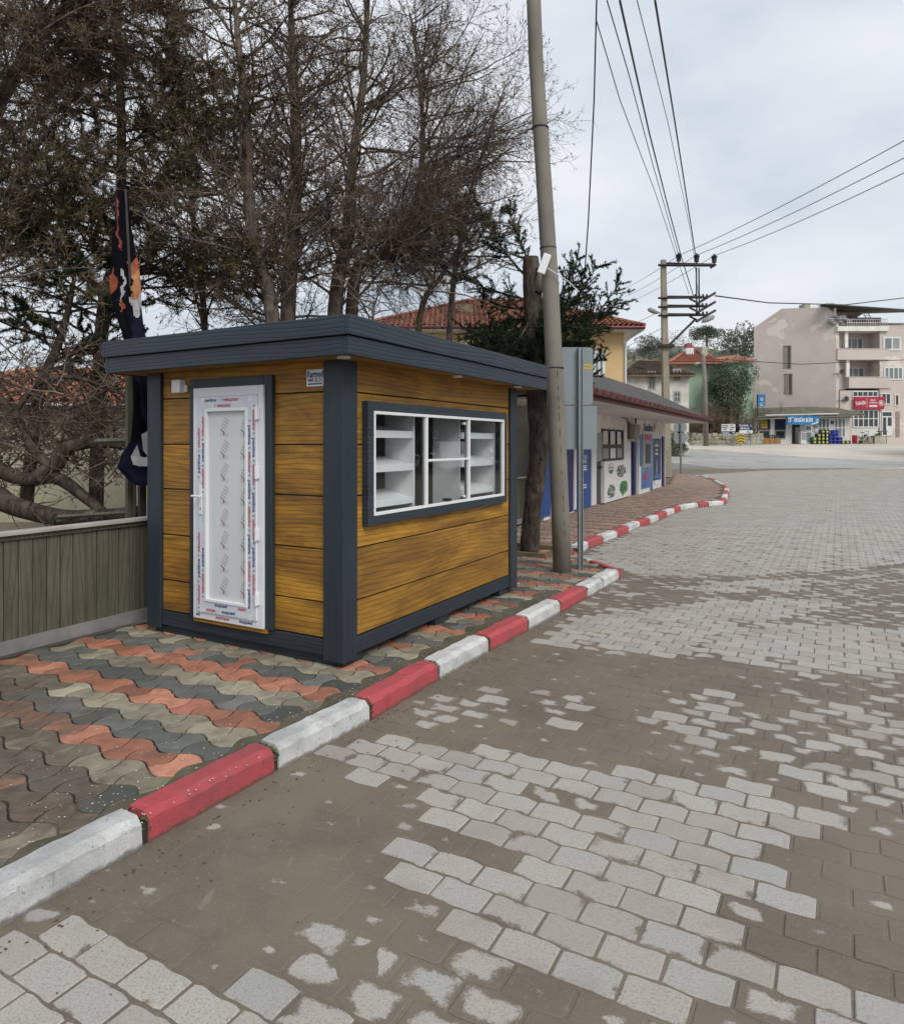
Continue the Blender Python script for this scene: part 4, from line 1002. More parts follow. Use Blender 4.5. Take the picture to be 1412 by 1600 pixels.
# bamboo-like post by the far fence
bb = Vector(S(10.3, 5.3, ZB)); MBb = MB(); zz = .0; pts=[]; rsb=[]
for k in range(9):
    pts += [(0,0,zz),(0,0,zz+.015),(0,0,zz+.26)]; rsb += [.05,.042,.042]; zz += .28
o = MBb.tube([tuple(Vector(p)+bb) for p in pts], rsb, 10).build('bamboo_post', mat('bamboo', (.36,.25,.11), (.22,.14,.06), 5, .6, .1), smooth=False)
tag(o, 'yellowish jointed bamboo post behind the kiosk beside the tree trunk', 'post')
# ------------------------------------------------------------------ far H pole with cross-arms
Yh = 32.0; hb = Vector((*P(1041, 745, Yh)[:2], float(hh(Yh)))); hp = empty('power_pole', tuple(hb), 0, 'square concrete power pole with iron cross-arms and three insulators beyond the shop', 'power pole')
def hr(u, v, dy=0.0): return tuple(Vector(P(u, v, Yh+dy)) - hb)
sh = MB(); p0, p1 = Vector(hr(1042, 745)), Vector(hr(1036, 406))
vv = []
for p, r in ((p0, .17), (p1, .105)): vv += [(p.x-r, p.y-r, p.z), (p.x+r, p.y-r, p.z), (p.x+r, p.y+r, p.z), (p.x-r, p.y+r, p.z)]
sh.mesh(vv, [(0,1,5,4),(1,2,6,5),(2,3,7,6),(3,0,4,7),(4,5,6,7)]); sh.build('shaft', mat('power_pole_concrete', (.33,.295,.225), (.24,.215,.165), 1.2, .9, .3, 30), hp)
ar = MB()
ar.tube([hr(1028,414,-.2), hr(1114,414.5,-.2)], .06, 4).tube([hr(1032,411,.2), hr(1117,413.5,.2)], .06, 4).tube([hr(1110,418,-.2), hr(1118,413.5,.2)], .05, 4); ar.build('cross_arm', M_iron, hp)
for (va, vb_) in ((465.5, 463), (479.5, 477), (493, 490.5)):
    a_ = MB(); a_.tube([hr(1028,va,-.2), hr(1103,va-1,-.2)], .05, 4).tube([hr(1032,vb_,.2), hr(1100,vb_+.6,.2)], .05, 4)
    a_.tube([hr(1088,va+9,-.6), hr(1117,vb_-5.5,1.2)], .065, 4).tube([hr(1077,va+1,-.2), hr(1089,va+7,-.5)], .045, 4); a_.build('cross_arm', M_iron, hp)
for u in (1087.5, 1091.5): MB().tube([hr(u,418,-.1), hr(u+.5,494,-.1)], .035, 5).build('down_rod', M_iron, hp)
MB().tube([hr(1087,498,-.2), hr(1044,540,-.2)], .055, 5).build('brace', M_iron, hp)
MB().box(-.30,.30,-.30,.30,hr(0,541)[2]-.06,hr(0,541)[2]+.06).build('clamp', M_iron, hp)
for (u, v) in ((1060,412),(1088,413),(1115.5,414)):
    i_ = MB(); c = Vector(hr(u, v, 0)); prof_ = [(0,.03),(.10,.03),(.12,.11),(.20,.10),(.22,.11),(.30,.11),(.33,.13),(.38,.14),(.42,.13),(.48,.05),(.52,.03)]
    i_.tube([tuple(c+Vector((0,0,z_))) for z_, r_ in prof_], [r_ for z_, r_ in prof_], 12); i_.build('insulator', M_black, hp)
for k, (va, us) in enumerate(((463,(1086,1092,1098,1104)), (477,(1090,1097,1103)), (490,(1090,1098,1104)))):
    for u in us:
        MB().tube([hr(u,va+1,.2), hr(u,va-3.5,.2)], .045, 6).build('pin_insulator', M_black, hp)
lm = MB(); lm.tube([hr(1038,492,-.2), hr(1026,487,-.3)], .03, 6); lm.build('lamp_arm', M_steel, hp)
def lamp_head(a, b, par, r=.12):
    a, b = Vector(a), Vector(b); pts = [a+(b-a)*t for t in (0,.15,.5,.85,1)]; m = MB(); m.tube([tuple(p) for p in pts], [r*.3,r*.7,r,r*.9,r*.3], 8)
    return m.build('lamp_head', M_ltgrey, par, smooth=True)
lamp_head(hr(1028,489,-.3), hr(1012,482.5,-.4), hp); lamp_head(hr(1096,503,.3), hr(1116,494,.5), hp)
# ------------------------------------------------------------------ wires
def wire(name, pts, r, label, m=M_wire, sag=0.0, n=14, group='overhead wires'):
    o_ = []
    for i in range(len(pts)-1):
        a, b = Vector(pts[i]), Vector(pts[i+1])
        for k in range(n if i < len(pts)-2 else n+1):
            t = k/n; p = a.lerp(b, t); o_.append(p - Vector((0,0,sag*4*t*(1-t))))
    c = o_[0].copy(); o = MB().tube([tuple(p-c) for p in o_], r, 5).build(name, m); o.location = c
    return tag(o, label, 'wire', group)
ins = {k: P(u, 399, Yh) for k, u in ((0,1060),(1,1086.5),(2,1115.5))}
arm = P(1097, 468, Yh); arm2 = P(1091, 462, Yh)
wire('overhead_wire', [P(913,431,14), P(919,345,13), P(928,155,11.6), P(932,0,10.6), P(933,-90,10.2)], .013, 'thick black cable dropping from the top edge into the cedar beside the pole')
wire('overhead_wire', [P(931,30,13.5), P(968,155,17.5), P(1023,299,25), P(1076,459,Yh)], .012, 'thin wire starting beside the black drop cable and running down to the power pole arm', M_wire2)
wire('overhead_wire', [P(948,0,13), P(982,115,16.5), P(1020,258,22.5), ins[0]], .013, 'grey wire second from left above the power pole, meeting its left insulator', M_wire2)
wire('overhead_wire', [P(968,0,12.5), P(1014,207,20), P(1040,310,26), P(1063,397,31.8), P(1083,462,Yh)], .022, 'thick dark twin cable from the top edge down behind the left insulator')
wire('overhead_wire', [P(995,0,13), P(1043,190,20), P(1080,368,30.5), arm2], .010, 'faint pale wire between the two dark cables above the power pole', M_wire2)
wire('overhead_wire', [P(1023,0,12.5), P(1054,190,20), ins[1]], .022, 'thick dark wire meeting the middle insulator from the top edge')
far = [P(974,451,58), P(977,463,58), P(980,474,58)]
wire('cross_wire', [P(1440,204,18.7), ins[0], far[0]], .014, 'highest of the three wires crossing the open sky to the right', M_wire2, .12)
wire('cross_wire', [P(1440,232,18.7), ins[1], far[1]], .014, 'middle one of the three wires crossing the open sky to the right', M_wire2, .12)
wire('cross_wire', [P(1440,256,18.7), ins[2], far[2]], .014, 'lowest of the three wires crossing the open sky to the right', M_wire2, .12)
wire('service_cable', [P(1117,462,Yh), P(1200,473,40), P(1320,476,50), P(1440,462,50)], .035, 'black bundled cable sagging from the power pole across the top of the pink block')
wire('service_cable', [P(1103,560,54.5), P(1250,569,58), P(1440,561,60)], .03, 'thin dark cable crossing the blank wall of the pink block at mid height')
wire('overhead_wire', [P(960,520,60), P(1030,487,Yh+.2)], .014, 'lower left wire running from the power pole towards the yellow house eaves', M_wire2)
wire('overhead_wire', [P(960,552,60), P(1035,512,Yh+.2)], .014, 'lowest left wire running from the power pole to the yellow house corner', M_wire2)
# ------------------------------------------------------------------ trees
class Segs:
    def __init__(s): s.a = []
    def add(s, p, q, r0, r1): s.a.append((p[0],p[1],p[2],q[0],q[1],q[2],r0,r1))
def seg_mesh(segs, sides=3):
    A = np.array(segs, float); p, q, r0, r1 = A[:,0:3], A[:,3:6], A[:,6], A[:,7]; d = q-p; L = np.linalg.norm(d, axis=1); L[L==0] = 1e-6; d /= L[:,None]
    ref = np.where(np.abs(d[:,2:3]) < .9, np.array([[0,0,1.]]), np.array([[1.,0,0]])); a = np.cross(d, ref); a /= np.linalg.norm(a, axis=1)[:,None]; b = np.cross(a, d)
    n = len(A); V = np.empty((n, 2*sides, 3))
    for k in range(sides):
        t = 2*math.pi*k/sides; o = a*math.cos(t)+b*math.sin(t); V[:,k] = p+o*r0[:,None]; V[:,sides+k] = q+o*r1[:,None]
    base = (np.arange(n)*2*sides)[:,None]; Fs = []
    for k in range(sides):
        k2 = (k+1)%sides; Fs.append(np.stack([base[:,0]+k, base[:,0]+k2, base[:,0]+sides+k2, base[:,0]+sides+k], 1))
    return V.reshape(-1,3), np.concatenate(Fs)
def np_mesh(name, V, Fc, m, parent=None, smooth=False, **props):
    me = bpy.data.meshes.new(name); k = Fc.shape[1]; me.vertices.add(len(V)); me.vertices.foreach_set('co', V.astype(np.float32).ravel())
    me.loops.add(Fc.size); me.loops.foreach_set('vertex_index', Fc.astype(np.int32).ravel()); me.polygons.add(len(Fc)); me.polygons.foreach_set('loop_start', np.arange(0, Fc.size, k, dtype=np.int32))
    if smooth: me.polygons.foreach_set('use_smooth', np.ones(len(Fc), bool))
    me.materials.append(m); me.update(calc_edges=True); return link(name, me, parent, **props)
def bark(name, c1, c2, sc=6):
    m = NT(name); p = m.obj()
    f = m.noise(m.map(p, (1,1,.22)), 22, 5, .7, .4); c = m.ramp(f, [(.35, c2), (.62, c1)]); c = m.mix(m.step(m.noise(p, sc, 4), .5, .7), c, tuple(x*1.35 for x in c1))
    m.bump(f, .9, .03); return m.fin(c, .95, .15)
M_bark = bark('grey_brown_bark', (.18,.145,.12), (.065,.052,.043)); M_bark_d = bark('dark_ridged_bark', (.090,.072,.058), (.024,.019,.017))
M_twig = mat('bare_twig', (.235,.185,.15), (.09,.067,.055), 1.6, .9, 0, spec=.15, space='pos'); M_twig_l = mat('pale_twig', (.25,.19,.145), (.12,.085,.065), 3, .9, 0, spec=.15, space='pos')
def leafmat(name, c1, c2, sc=3.0):
    m = NT(name); c = m.ramp(m.noise(m.pos(), sc, 4, .6), [(.35, c2), (.65, c1)]); m.fin(c, .75, .2); return m.mat
M_need = leafmat('olive_needles', (.105,.095,.042), (.045,.045,.022)); M_need_d = leafmat('dark_cedar_needles', (.038,.062,.027), (.014,.025,.013)); M_need_b = leafmat('brown_needles', (.15,.112,.062), (.07,.052,.03))
def polyline(pts, n):
    pts = [Vector(p) for p in pts]; o = []
    for i in range(len(pts)-1):
        p0, p1, p2, p3 = pts[max(i-1,0)], pts[i], pts[i+1], pts[min(i+2,len(pts)-1)]
        for k in range(n):
            t = k/n; o.append(.5*((2*p1)+(p2-p0)*t+(2*p0-5*p1+4*p2-p3)*t*t+(3*p1-p0-3*p2+p3)*t**3))
    o.append(pts[-1]); return o
R_ = random.Random(11)
def rdir(): 
    while True:
        v = Vector((R_.uniform(-1,1), R_.uniform(-1,1), R_.uniform(-1,1)))
        if .01 < v.length < 1: return v.normalized()
def branch(S_, tips, p, d, L, r, lvl, cfg):
    c = cfg[lvl]; n = c['n']; step = L/n; pts = [p.copy()]; d = d.normalized()
    for i in range(n):
        d = (d + rdir()*c['w'] + Vector((0,0,c['up']))*(1)).normalized(); q = p + d*step
        ra, rb = r*(1-i/n*.75), r*(1-(i+1)/n*.75); S_.add(p, q, ra, rb); p = q; pts.append(p.copy())
    if lvl+1 < len(cfg):
        k = max(1, int(L*c['dens'])); 
        for j in range(k):
            t = R_.uniform(c['t0'], 1.0); f = t*n; i = min(int(f), n-1); q = pts[i].lerp(pts[i+1], f-i); ax = (pts[i+1]-pts[i]).normalized()
            side = rdir(); side = (side - ax*side.dot(ax)).normalized(); side = (side + Vector((0,0,c.get('su',0)))).normalized()
            a = math.radians(R_.uniform(*c['ang'])); nd = ax*math.cos(a)+side*math.sin(a)
            branch(S_, tips, q, nd, L*c['lr']*(1-.55*t)*R_.uniform(.6,1.3), max(r*(1-.7*t)*c['rr'], c['rm']), lvl+1, cfg)
    else: tips.append((pts[0], pts[-1]))
CFG = [dict(n=8, w=.24, up=.035, dens=8.5, t0=.08, ang=(30,80), lr=.50, rr=.42, rm=.0036, su=.0),
       dict(n=4, w=.22, up=.04, dens=11.5, t0=.08, ang=(25,55), lr=.52, rr=.50, rm=.0029),
       dict(n=3, w=.25, up=.03, dens=5.5, t0=.15, ang=(25,60), lr=.6, rr=.75, rm=.0025),
       dict(n=2, w=.28, up=.04)]
def tree(name, label, trunk, radii, cfg, nb, blen, ang, m=M_bark, tw=M_twig, t0=.15, bias=None, zlo=2.2, cat='tree', needles=None, group=None, az=None, blr=.022):
    base = Vector(trunk[0]); o = empty(name, tuple(base), 0, label, cat, group); pl_ = polyline([Vector(p)-base for p in trunk], 5)
    rr = [np.interp(i/(len(pl_)-1)*(len(radii)-1), range(len(radii)), radii) for i in range(len(pl_))]
    MB().tube([tuple(p) for p in pl_], [r*R_.uniform(.94,1.06) for r in rr], 12).build('trunk', m, o, smooth=True)
    S_ = Segs(); tips = []; N = len(pl_)-1
    for k in range(nb):
        t = t0 + (1-t0)*(k+R_.random())/nb; f = t*N; i = min(int(f), N-1); q = pl_[i].lerp(pl_[i+1], f-i); ax = (pl_[i+1]-pl_[i]).normalized()
        if (q+base).z < zlo: continue
        if az is not None: a0 = math.radians(R_.uniform(*az))
        else: a0 = R_.uniform(0, 2*math.pi)
        side = Vector((math.cos(a0), math.sin(a0), 0)); a = math.radians(R_.uniform(*ang)); nd = (ax*math.cos(a)+side*math.sin(a)).normalized()
        branch(S_, tips, q, nd, blen*(1-.45*t)*R_.uniform(.7,1.25), min(rr[i]*.5, blr), 0, cfg)
    A = np.array(S_.a); thick = A[:,6] > .008
    if thick.any(): V, Fc = seg_mesh(A[thick], 5); np_mesh('limbs', V, Fc, m, o, kind='stuff')
    V, Fc = seg_mesh(A[~thick], 3); np_mesh('crown', V, Fc, tw, o, kind='stuff')
    return o, base, A, tips
def needles_on(o, A, n, ln, wd, m, rmax=.01, name='needles', droop=0.0, spread=1.0):
    B = A[A[:,6] < rmax]; idx = rng.integers(0, len(B), n); t = rng.random(n)[:,None]; p = B[idx,0:3]*(1-t)+B[idx,3:6]*t
    ax = B[idx,3:6]-B[idx,0:3]; ax /= np.linalg.norm(ax, axis=1)[:,None]+1e-9; r = rng.normal(size=(n,3)); r /= np.linalg.norm(r, axis=1)[:,None]
    d = ax*.75 + r*spread; d[:,2] -= droop; d /= np.linalg.norm(d, axis=1)[:,None]; s = np.cross(d, rng.normal(size=(n,3))); s /= np.linalg.norm(s, axis=1)[:,None]
    l = ln*rng.uniform(.6,1.3,(n,1)); q = p + d*l; V = np.stack([p-s*wd/2, p+s*wd/2, q], 1).reshape(-1,3); Fc = np.arange(3*n).reshape(-1,3)
    return np_mesh(name, V, Fc, m, o, kind='stuff')
T = []
GA = 'bare trees behind the kiosk'
T.append(tree('bare_tree', 'bare tree with trunk leaning left, directly above the kiosk door', [P(440,780,9.0), P(425,490,9.0), P(400,400,9.0), P(388,300,9.0), P(385,180,9.1), P(372,60,9.2), P(360,-70,9.3)], [.12,.095,.085,.075,.06,.04,.02], CFG, 78, 1.9, (40,90), group=GA))
T.append(tree('bare_tree', 'bare tree with the straightest trunk rising above the middle of the kiosk roof', [P(452,780,9.6), P(450,490,9.6), P(459,350,9.6), P(462,200,9.6), P(456,60,9.7), P(450,-90,9.8)], [.13,.11,.10,.08,.05,.025], CFG, 78, 1.8, (40,90), group=GA))
T.append(tree('bare_tree', 'bare tree right of the straight trunk, forking above the kiosk roof corner', [P(520,780,10.0), P(524,480,10.0), P(541,380,10.0), P(551,250,10.0), P(566,140,10.0), P(575,0,10.1), P(580,-90,10.1)], [.13,.115,.09,.07,.05,.03,.015], CFG, 74, 2.2, (35,90), group=GA))
T.append(tree('bare_tree', 'bare tree whose limbs fan out right towards the concrete pole', [P(545,780,10.2), P(552,450,10.2), P(592,400,10.2), P(640,340,10.2), P(660,240,10.1), P(655,120,10.1), P(640,20,10.1)], [.12,.09,.065,.05,.04,.025,.015], CFG, 84, 2.5, (30,90), group=GA, zlo=3.5, az=(-90,110)))
T.append(tree('bare_tree', 'slender bare tree filling the gap left of the leaning trunk', [P(330,780,10.4), P(318,480,10.4), P(300,330,10.3), P(290,180,10.2), P(270,40,10.2), P(255,-80,10.2)], [.06,.045,.04,.03,.02,.012], CFG, 44, 2.2, (25,80), group=GA))
for o_t, b_t, A_t, tp_t in T: needles_on(o_t, A_t, 12000, .045, .016, M_need_b, .006, name='dry_seed_heads', spread=1.4)
T.append(tree('bare_tree', 'bare tree at the left edge of the view with pale twigs sweeping up', [P(-90,780,8.0), P(-60,480,8.0), P(-30,250,8.0), P(20,120,8.0), P(95,20,8.1), P(110,-60,8.1)], [.12,.10,.08,.05,.035,.02], CFG, 60, 2.2, (25,80), group=GA, zlo=3.0, az=(-80,80)))
T.append(tree('bare_tree', 'bare tree rising just left of the cedar with thin sprays behind the concrete pole', [P(700,780,11.2), P(702,520,11.2), P(715,400,11.2), P(735,300,11.2), P(760,220,11.2), P(790,130,11.2)], [.06,.05,.04,.03,.02,.008], CFG, 44, 1.7, (40,90), group=GA, zlo=4.2))
needles_on(T[5][0], T[5][2], 40000, .07, .011, M_need_b, .008, droop=.1)
# evergreen on the left
CP = [dict(n=7, w=.12, up=.015, dens=6.5, t0=.15, ang=(30,65), lr=.42, rr=.4, rm=.004), dict(n=4, w=.15, up=.02, dens=9, t0=.1, ang=(30,60), lr=.5, rr=.5, rm=.003), dict(n=2, w=.2, up=.0)]
o, b_, A, tp = tree('pine_tree', 'dark olive pine with drooping boughs over the banner, left of the kiosk', [P(150,790,9.4), P(160,500,9.4), P(185,380,9.4), P(190,220,9.4), P(185,80,9.4), P(180,-40,9.4)], [.10,.085,.075,.06,.045,.02], CP, 66, 2.4, (60,95), m=M_bark_d, tw=M_bark_d, zlo=3.2, t0=.2)
needles_on(o, A, 125000, .075, .011, M_need, .012, droop=.15); needles_on(o, A, 90000, .07, .011, M_need_b, .01, droop=.15)
o, b_, A, tp = tree('pine_tree', 'small dark pine with ball-like clumps near the left fence', [P(40,800,8.4), P(60,620,8.4), P(90,540,8.4), P(110,470,8.4), P(120,400,8.4)], [.08,.06,.05,.03,.015], CP, 26, 1.1, (50,95), m=M_bark_d, tw=M_bark_d, zlo=2.5, t0=.3)
needles_on(o, A, 42000, .045, .010, M_need_d, .012)
o, b_, A, tp = tree('pine_tree', 'thin pine with spiky needle tufts above the middle of the kiosk side', [P(640,760,10.8), P(655,500,10.8), P(690,430,10.8), P(720,380,10.8), P(750,330,10.8)], [.06,.05,.035,.02,.01], CP, 26, 1.3, (40,95), m=M_bark, tw=M_twig, zlo=3.2, t0=.3)
needles_on(o, A, 26000, .07, .006, M_need, .010)
# pruned cedar beside the concrete pole
CC = [dict(n=9, w=.07, up=.045, dens=22, t0=.12, ang=(35,60), lr=.34, rr=.35, rm=.004), dict(n=4, w=.12, up=.03, dens=10, t0=.05, ang=(35,55), lr=.35, rr=.5, rm=.003), dict(n=1, w=.1, up=.0)]
cedar, b_, A, tp = tree('cedar_tree', 'pruned cedar with dark ridged trunk leaning beside the concrete pole', [P(827,864,10.0), P(831,800,10.0), P(842,700,10.0), P(838,620,10.0), P(836,540,10.0), P(832,460,10.0), P(829,402,10.0)], [.15,.13,.145,.14,.15,.14,.11], CC, 4, 1.2, (60,90), m=M_bark_d, tw=M_bark_d, zlo=0, t0=.7)
S_ = Segs(); tips = []
fr_ = [((838,560),(975,452),1.0,-.2),((838,570),(960,480),1.0,.3),((838,540),(915,412),.9,.5),((836,550),(900,430),.9,-.5),((838,590),(955,560),.9,-.3),((838,590),(930,590),.9,.2),((836,520),(895,405),.7,.1),
      ((832,470),(725,430),1.0,.0),((832,480),(745,480),.9,.5),((834,540),(720,500),1.0,.4),((836,570),(700,545),1.1,.2),((836,580),(740,580),1.0,-.3),((836,560),(760,520),.9,-.5),((830,420),(800,330),.8,.3),((830,440),(740,330),1.0,.2),((836,575),(780,600),.9,.6),((838,575),(900,520),.8,.6),((836,590),(870,600),.8,-.8),((838,545),(880,470),.8,-.9),((836,585),(800,560),.8,-.9)]
fr_ += [((836+R_.uniform(-4,4), R_.uniform(480,595)), (836+R_.choice((-1,1))*R_.uniform(40,95), R_.uniform(520,610)), .9, R_.uniform(-1,1)) for _ in range(46)]
for (a, b, rs0, dy) in fr_:
    p = Vector(P(*a, 10.0))-b_; q = Vector(P(*b, 10.0+dy))-b_; d = q-p; L = d.length; d0 = (d.normalized()+Vector((0,0,-.25))).normalized()
    c2 = [dict(CC[0], up=.055), CC[1], CC[2]]; branch(S_, tips, p, d0, L*1.05, .020, 0, c2)
A = np.array(S_.a); V, Fc = seg_mesh(A, 4); np_mesh('limbs', V, Fc, M_bark_d, cedar, kind='stuff'); needles_on(cedar, A, 380000, .034, .0095, M_need_d, .012, spread=.8, droop=.1)
st_ = MB(); p = Vector(P(846,425,9.9))-b_; st_.tube([tuple(p+Vector((-.05,0,-.28))), tuple(p+Vector((0,-.03,-.05))), tuple(p+Vector((.01,-.05,.08)))], [.07,.075,.06], 12); st_.build('cut_stub', mat('cut_wood', (.30,.25,.19), (.20,.16,.12), 8, .9, .3), cedar, smooth=True)
pt = empty('tree_pit', (P(827,864,10)[0], 10.0, ZB), ANG, 'low timber edging round the foot of the leaning cedar trunk', 'edging')
for (x0, x1, y0, y1) in ((-.42,.42,-.42,-.35), (-.42,.42,.35,.42), (-.42,-.35,-.35,.35), (.35,.42,-.35,.35)): MB().box(x0,x1,y0,y1,0,.055).build('edging_plank', mat('mossy_plank', (.20,.16,.09), (.10,.09,.045), 6, .9, .3), pt, bevel=.004)
# sprawling old tree low on the left
CS = [dict(n=6, w=.3, up=.03, dens=7, t0=.1, ang=(30,80), lr=.5, rr=.5, rm=.004), dict(n=4, w=.3, up=.02, dens=8, t0=.1, ang=(30,70), lr=.55, rr=.6, rm=.003), dict(n=3, w=.3, up=0.0)]
sp, b_, A, tp = tree('sprawling_tree', 'gnarled low tree with thick crooked limbs lying over the olive fence', [P(-60,860,7.6), P(-30,770,7.6), P(20,790,7.5), P(90,808,7.4), P(160,806,7.3), P(215,800,7.2)], [.16,.13,.11,.09,.075,.06], CS, 30, 1.3, (40,90), m=M_bark_d, tw=M_twig, zlo=1.0, t0=.1)
for pts, rs_2 in (([(-60,700),(30,748),(85,745),(130,775),(175,812)],[.10,.08,.075,.06,.05]), ([(60,745),(85,728),(105,700),(150,692),(195,697)],[.085,.09,.08,.055,.04]), ([(-40,600),(20,640),(50,700),(85,735)],[.05,.045,.05,.06]), ([(100,640),(140,628),(165,610),(205,605)],[.02,.018,.016,.012]), ([(20,650),(60,600),(120,590),(200,620)],[.03,.028,.022,.012])):
    MB().tube([tuple(p_2) for p_2 in polyline([Vector(P(u,v,7.6))-b_ for u, v in pts], 4)], list(np.interp(np.linspace(0,1,4*(len(pts)-1)+1), np.linspace(0,1,len(rs_2)), rs_2)), 9).build('limb', M_bark_d, sp, smooth=True)
S_ = Segs(); tips = []
for k in range(210):
    p = Vector(P(R_.uniform(-60,190), R_.uniform(590,760), 7.6+R_.uniform(-.2,.9)))-b_; d = rdir(); d.z = abs(d.z)*.6; branch(S_, tips, p, d, R_.uniform(.5,1.1)*(.6 if p.x+b_.x > -3.9 else 1), .010, 0, CS)
A = np.array(S_.a); V, Fc = seg_mesh(A, 3); np_mesh('twigs', V, Fc, M_twig, sp, kind='stuff'); needles_on(sp, A, 9000, .035, .012, M_need_b, .01, name='dry_leaves', spread=1.5)
g_b = np.random.default_rng(4)
thk = empty('brushwood_thicket', P(30, 790, 9.6), 0, 'brown brushwood thicket filling the space between olive fence and cream house', 'thicket'); S_ = Segs()
for k in range(65): branch(S_, tips, Vector((R_.uniform(-1.6,1.2), R_.uniform(-.5,.5), R_.uniform(.3,1.9))), Vector((R_.uniform(-1,1), R_.uniform(-.4,.4), R_.uniform(-.1,1))), R_.uniform(.6,1.1), .012, 0, CS)
A = np.array(S_.a); V, Fc = seg_mesh(A, 3); np_mesh('twigs', V, Fc, M_twig, thk, kind='stuff'); needles_on(thk, A, 12000, .05, .022, M_need_b, .02, name='dry_leaves', spread=1.5)
# pale shrub twigs above the kiosk roof
sh_, b_, A, tp = tree('bare_shrub', 'pale leafless shrub with arching twigs showing just above the kiosk roof', [P(575,760,8.9), P(578,560,8.9), P(585,470,8.9)], [.04,.03,.012], [dict(n=7,w=.22,up=-.05,dens=4,t0=.2,ang=(30,70),lr=.5,rr=.6,rm=.005), dict(n=5,w=.25,up=-.05,dens=5,t0=.2,ang=(30,70),lr=.5,rr=.6,rm=.003), dict(n=3,w=.3,up=0)], 26, 1.5, (40,95), tw=M_twig_l, zlo=2.2)
# ------------------------------------------------------------------ clumped far vegetation
def foliage(parent, c, r, n, leaf, m, seed=0, clumps=22, name='crown', flat=1.0, base=None):
    g = np.random.default_rng(seed); cc = g.normal(size=(clumps,3)); cc /= np.linalg.norm(cc,axis=1)[:,None]; cc *= g.uniform(.35,.95,(clumps,1)); cc[:,2] *= flat; R = np.array(r)
    k = g.integers(0, clumps, n); d = g.normal(size=(n,3)); d /= np.linalg.norm(d,axis=1)[:,None]; rad = .34*g.uniform(.55,1.1,(n,1))
    p = (cc[k] + d*rad)*R + np.array(c); s1 = g.normal(size=(n,3)); s1 /= np.linalg.norm(s1,axis=1)[:,None]; s2 = np.cross(s1, g.normal(size=(n,3))); s2 /= np.linalg.norm(s2,axis=1)[:,None]
    l = leaf*g.uniform(.5,1.4,(n,1)); V = np.stack([p-s1*l, p+s2*l, p+s1*l, p-s2*l*.8], 1).reshape(-1,3); return np_mesh(name, V, np.arange(4*n).reshape(-1,4), m, parent, kind='stuff')
M_far_g = leafmat('far_dark_green', (.125,.16,.10), (.058,.082,.055), .6); M_far_g2 = leafmat('far_grey_green', (.21,.235,.20), (.13,.15,.13), .5); M_far_b = leafmat('far_brown_twigs', (.29,.265,.25), (.18,.165,.155), .6)  # far greens and browns lightened to stand in for distance haze
def far_tree(name, label, u, v0, v1, Y, w, m, n=1500, seed=1, leaf=None, group='trees on the hill', flat=1.0, bare=False):
    z1 = EYE+(HZ-v0)/F*Y; z0_ = EYE+(HZ-v1)/F*Y; x = (u-CX)/F*Y; h = z1-z0_; o = empty(name, (x, Y, z0_), 0, label, 'tree', group)
    MB().tube([(0,0,-2),(0,0,h*.35),(w*.02,0,h*.7)], [w*.05,w*.04,w*.02], 6).build('trunk', M_bark, o)
    foliage(o, (0,0,h*.62), (w/2, w/2, h*.40), n, leaf or w*.028, m, seed, flat=flat); return o
# ------------------------------------------------------------------ hill and road surfaces
def hillz(X, Y):
    yy = np.clip((Y-75)/90, 0, 1); bump_ = 30*yy*yy*(3-2*yy)*np.exp(-((X-58)/42)**2) + 26*yy*yy*(3-2*yy)*np.exp(-((X-40)/26)**2)*.30
    return hh(Y) - .3 + bump_*.62 + smooth_noise(X+500, Y+500, .06, 8)*1.5*yy
M_hill = mk_dirt('hill_grass', (.22,.23,.14), (.13,.15,.09), (.12,.11,.07), .05)
grid('hill', np.linspace(-40, 190, 60), np.linspace(72, 260, 40), hillz, M_hill)
def sheet(name, pix, dz, m, kind='structure', parent=None, sub=14):
    pts = [G(u, v) for u, v in pix]; me = MB(); xs_ = [p[0] for p in pts]; ys_2 = [p[1] for p in pts]; c = pts
    # triangulated strips in y so that the sheet follows the rise
    y0, y1 = min(ys_2), max(ys_2); cuts = np.linspace(y0, y1, sub); V = []; Fc = []
    def xr(y):
        xs2 = []
        for i in range(len(c)):
            a, b = c[i], c[(i+1)%len(c)]
            if (a[1]-y)*(b[1]-y) <= 0 and a[1] != b[1]: xs2.append(a[0]+(b[0]-a[0])*(y-a[1])/(b[1]-a[1]))
        return (min(xs2), max(xs2))
    for y in cuts:
        yy = min(max(y, y0+1e-4), y1-1e-4); a, b = xr(yy)
        for k in range(7): V.append((a+(b-a)*k/6, y, float(hh(y))+dz))
    for i in range(len(cuts)-1):
        for k in range(6): Fc.append((i*7+k, i*7+k+1, (i+1)*7+k+1, (i+1)*7+k))
    o = me.mesh(V, Fc).build(name, m, parent); 
    if kind: o['kind'] = kind
    return o
yy_ = np.concatenate([np.linspace(26, 72, 36)])
grid('dusty_forecourt', np.linspace(4, 75, 30), yy_, lambda X, Y: hh(Y)-.022, M_pale)
asph = sheet('asphalt_road', [(985,700),(1105,702),(1170,708),(1300,716),(1440,722),(1440,729),(1299,731),(1212,733),(1103,745),(1060,747),(960,747)], -.010, M_asph)
dk = sheet('road_patch', [(1040,722),(1090,726),(1135,734),(1215,732),(1110,744),(1092,742),(1040,732)], -.005, mk_dirt('dark_asphalt_patch', (.24,.235,.225), (.19,.185,.18), (.15,.145,.14), .6))
mk = MB()
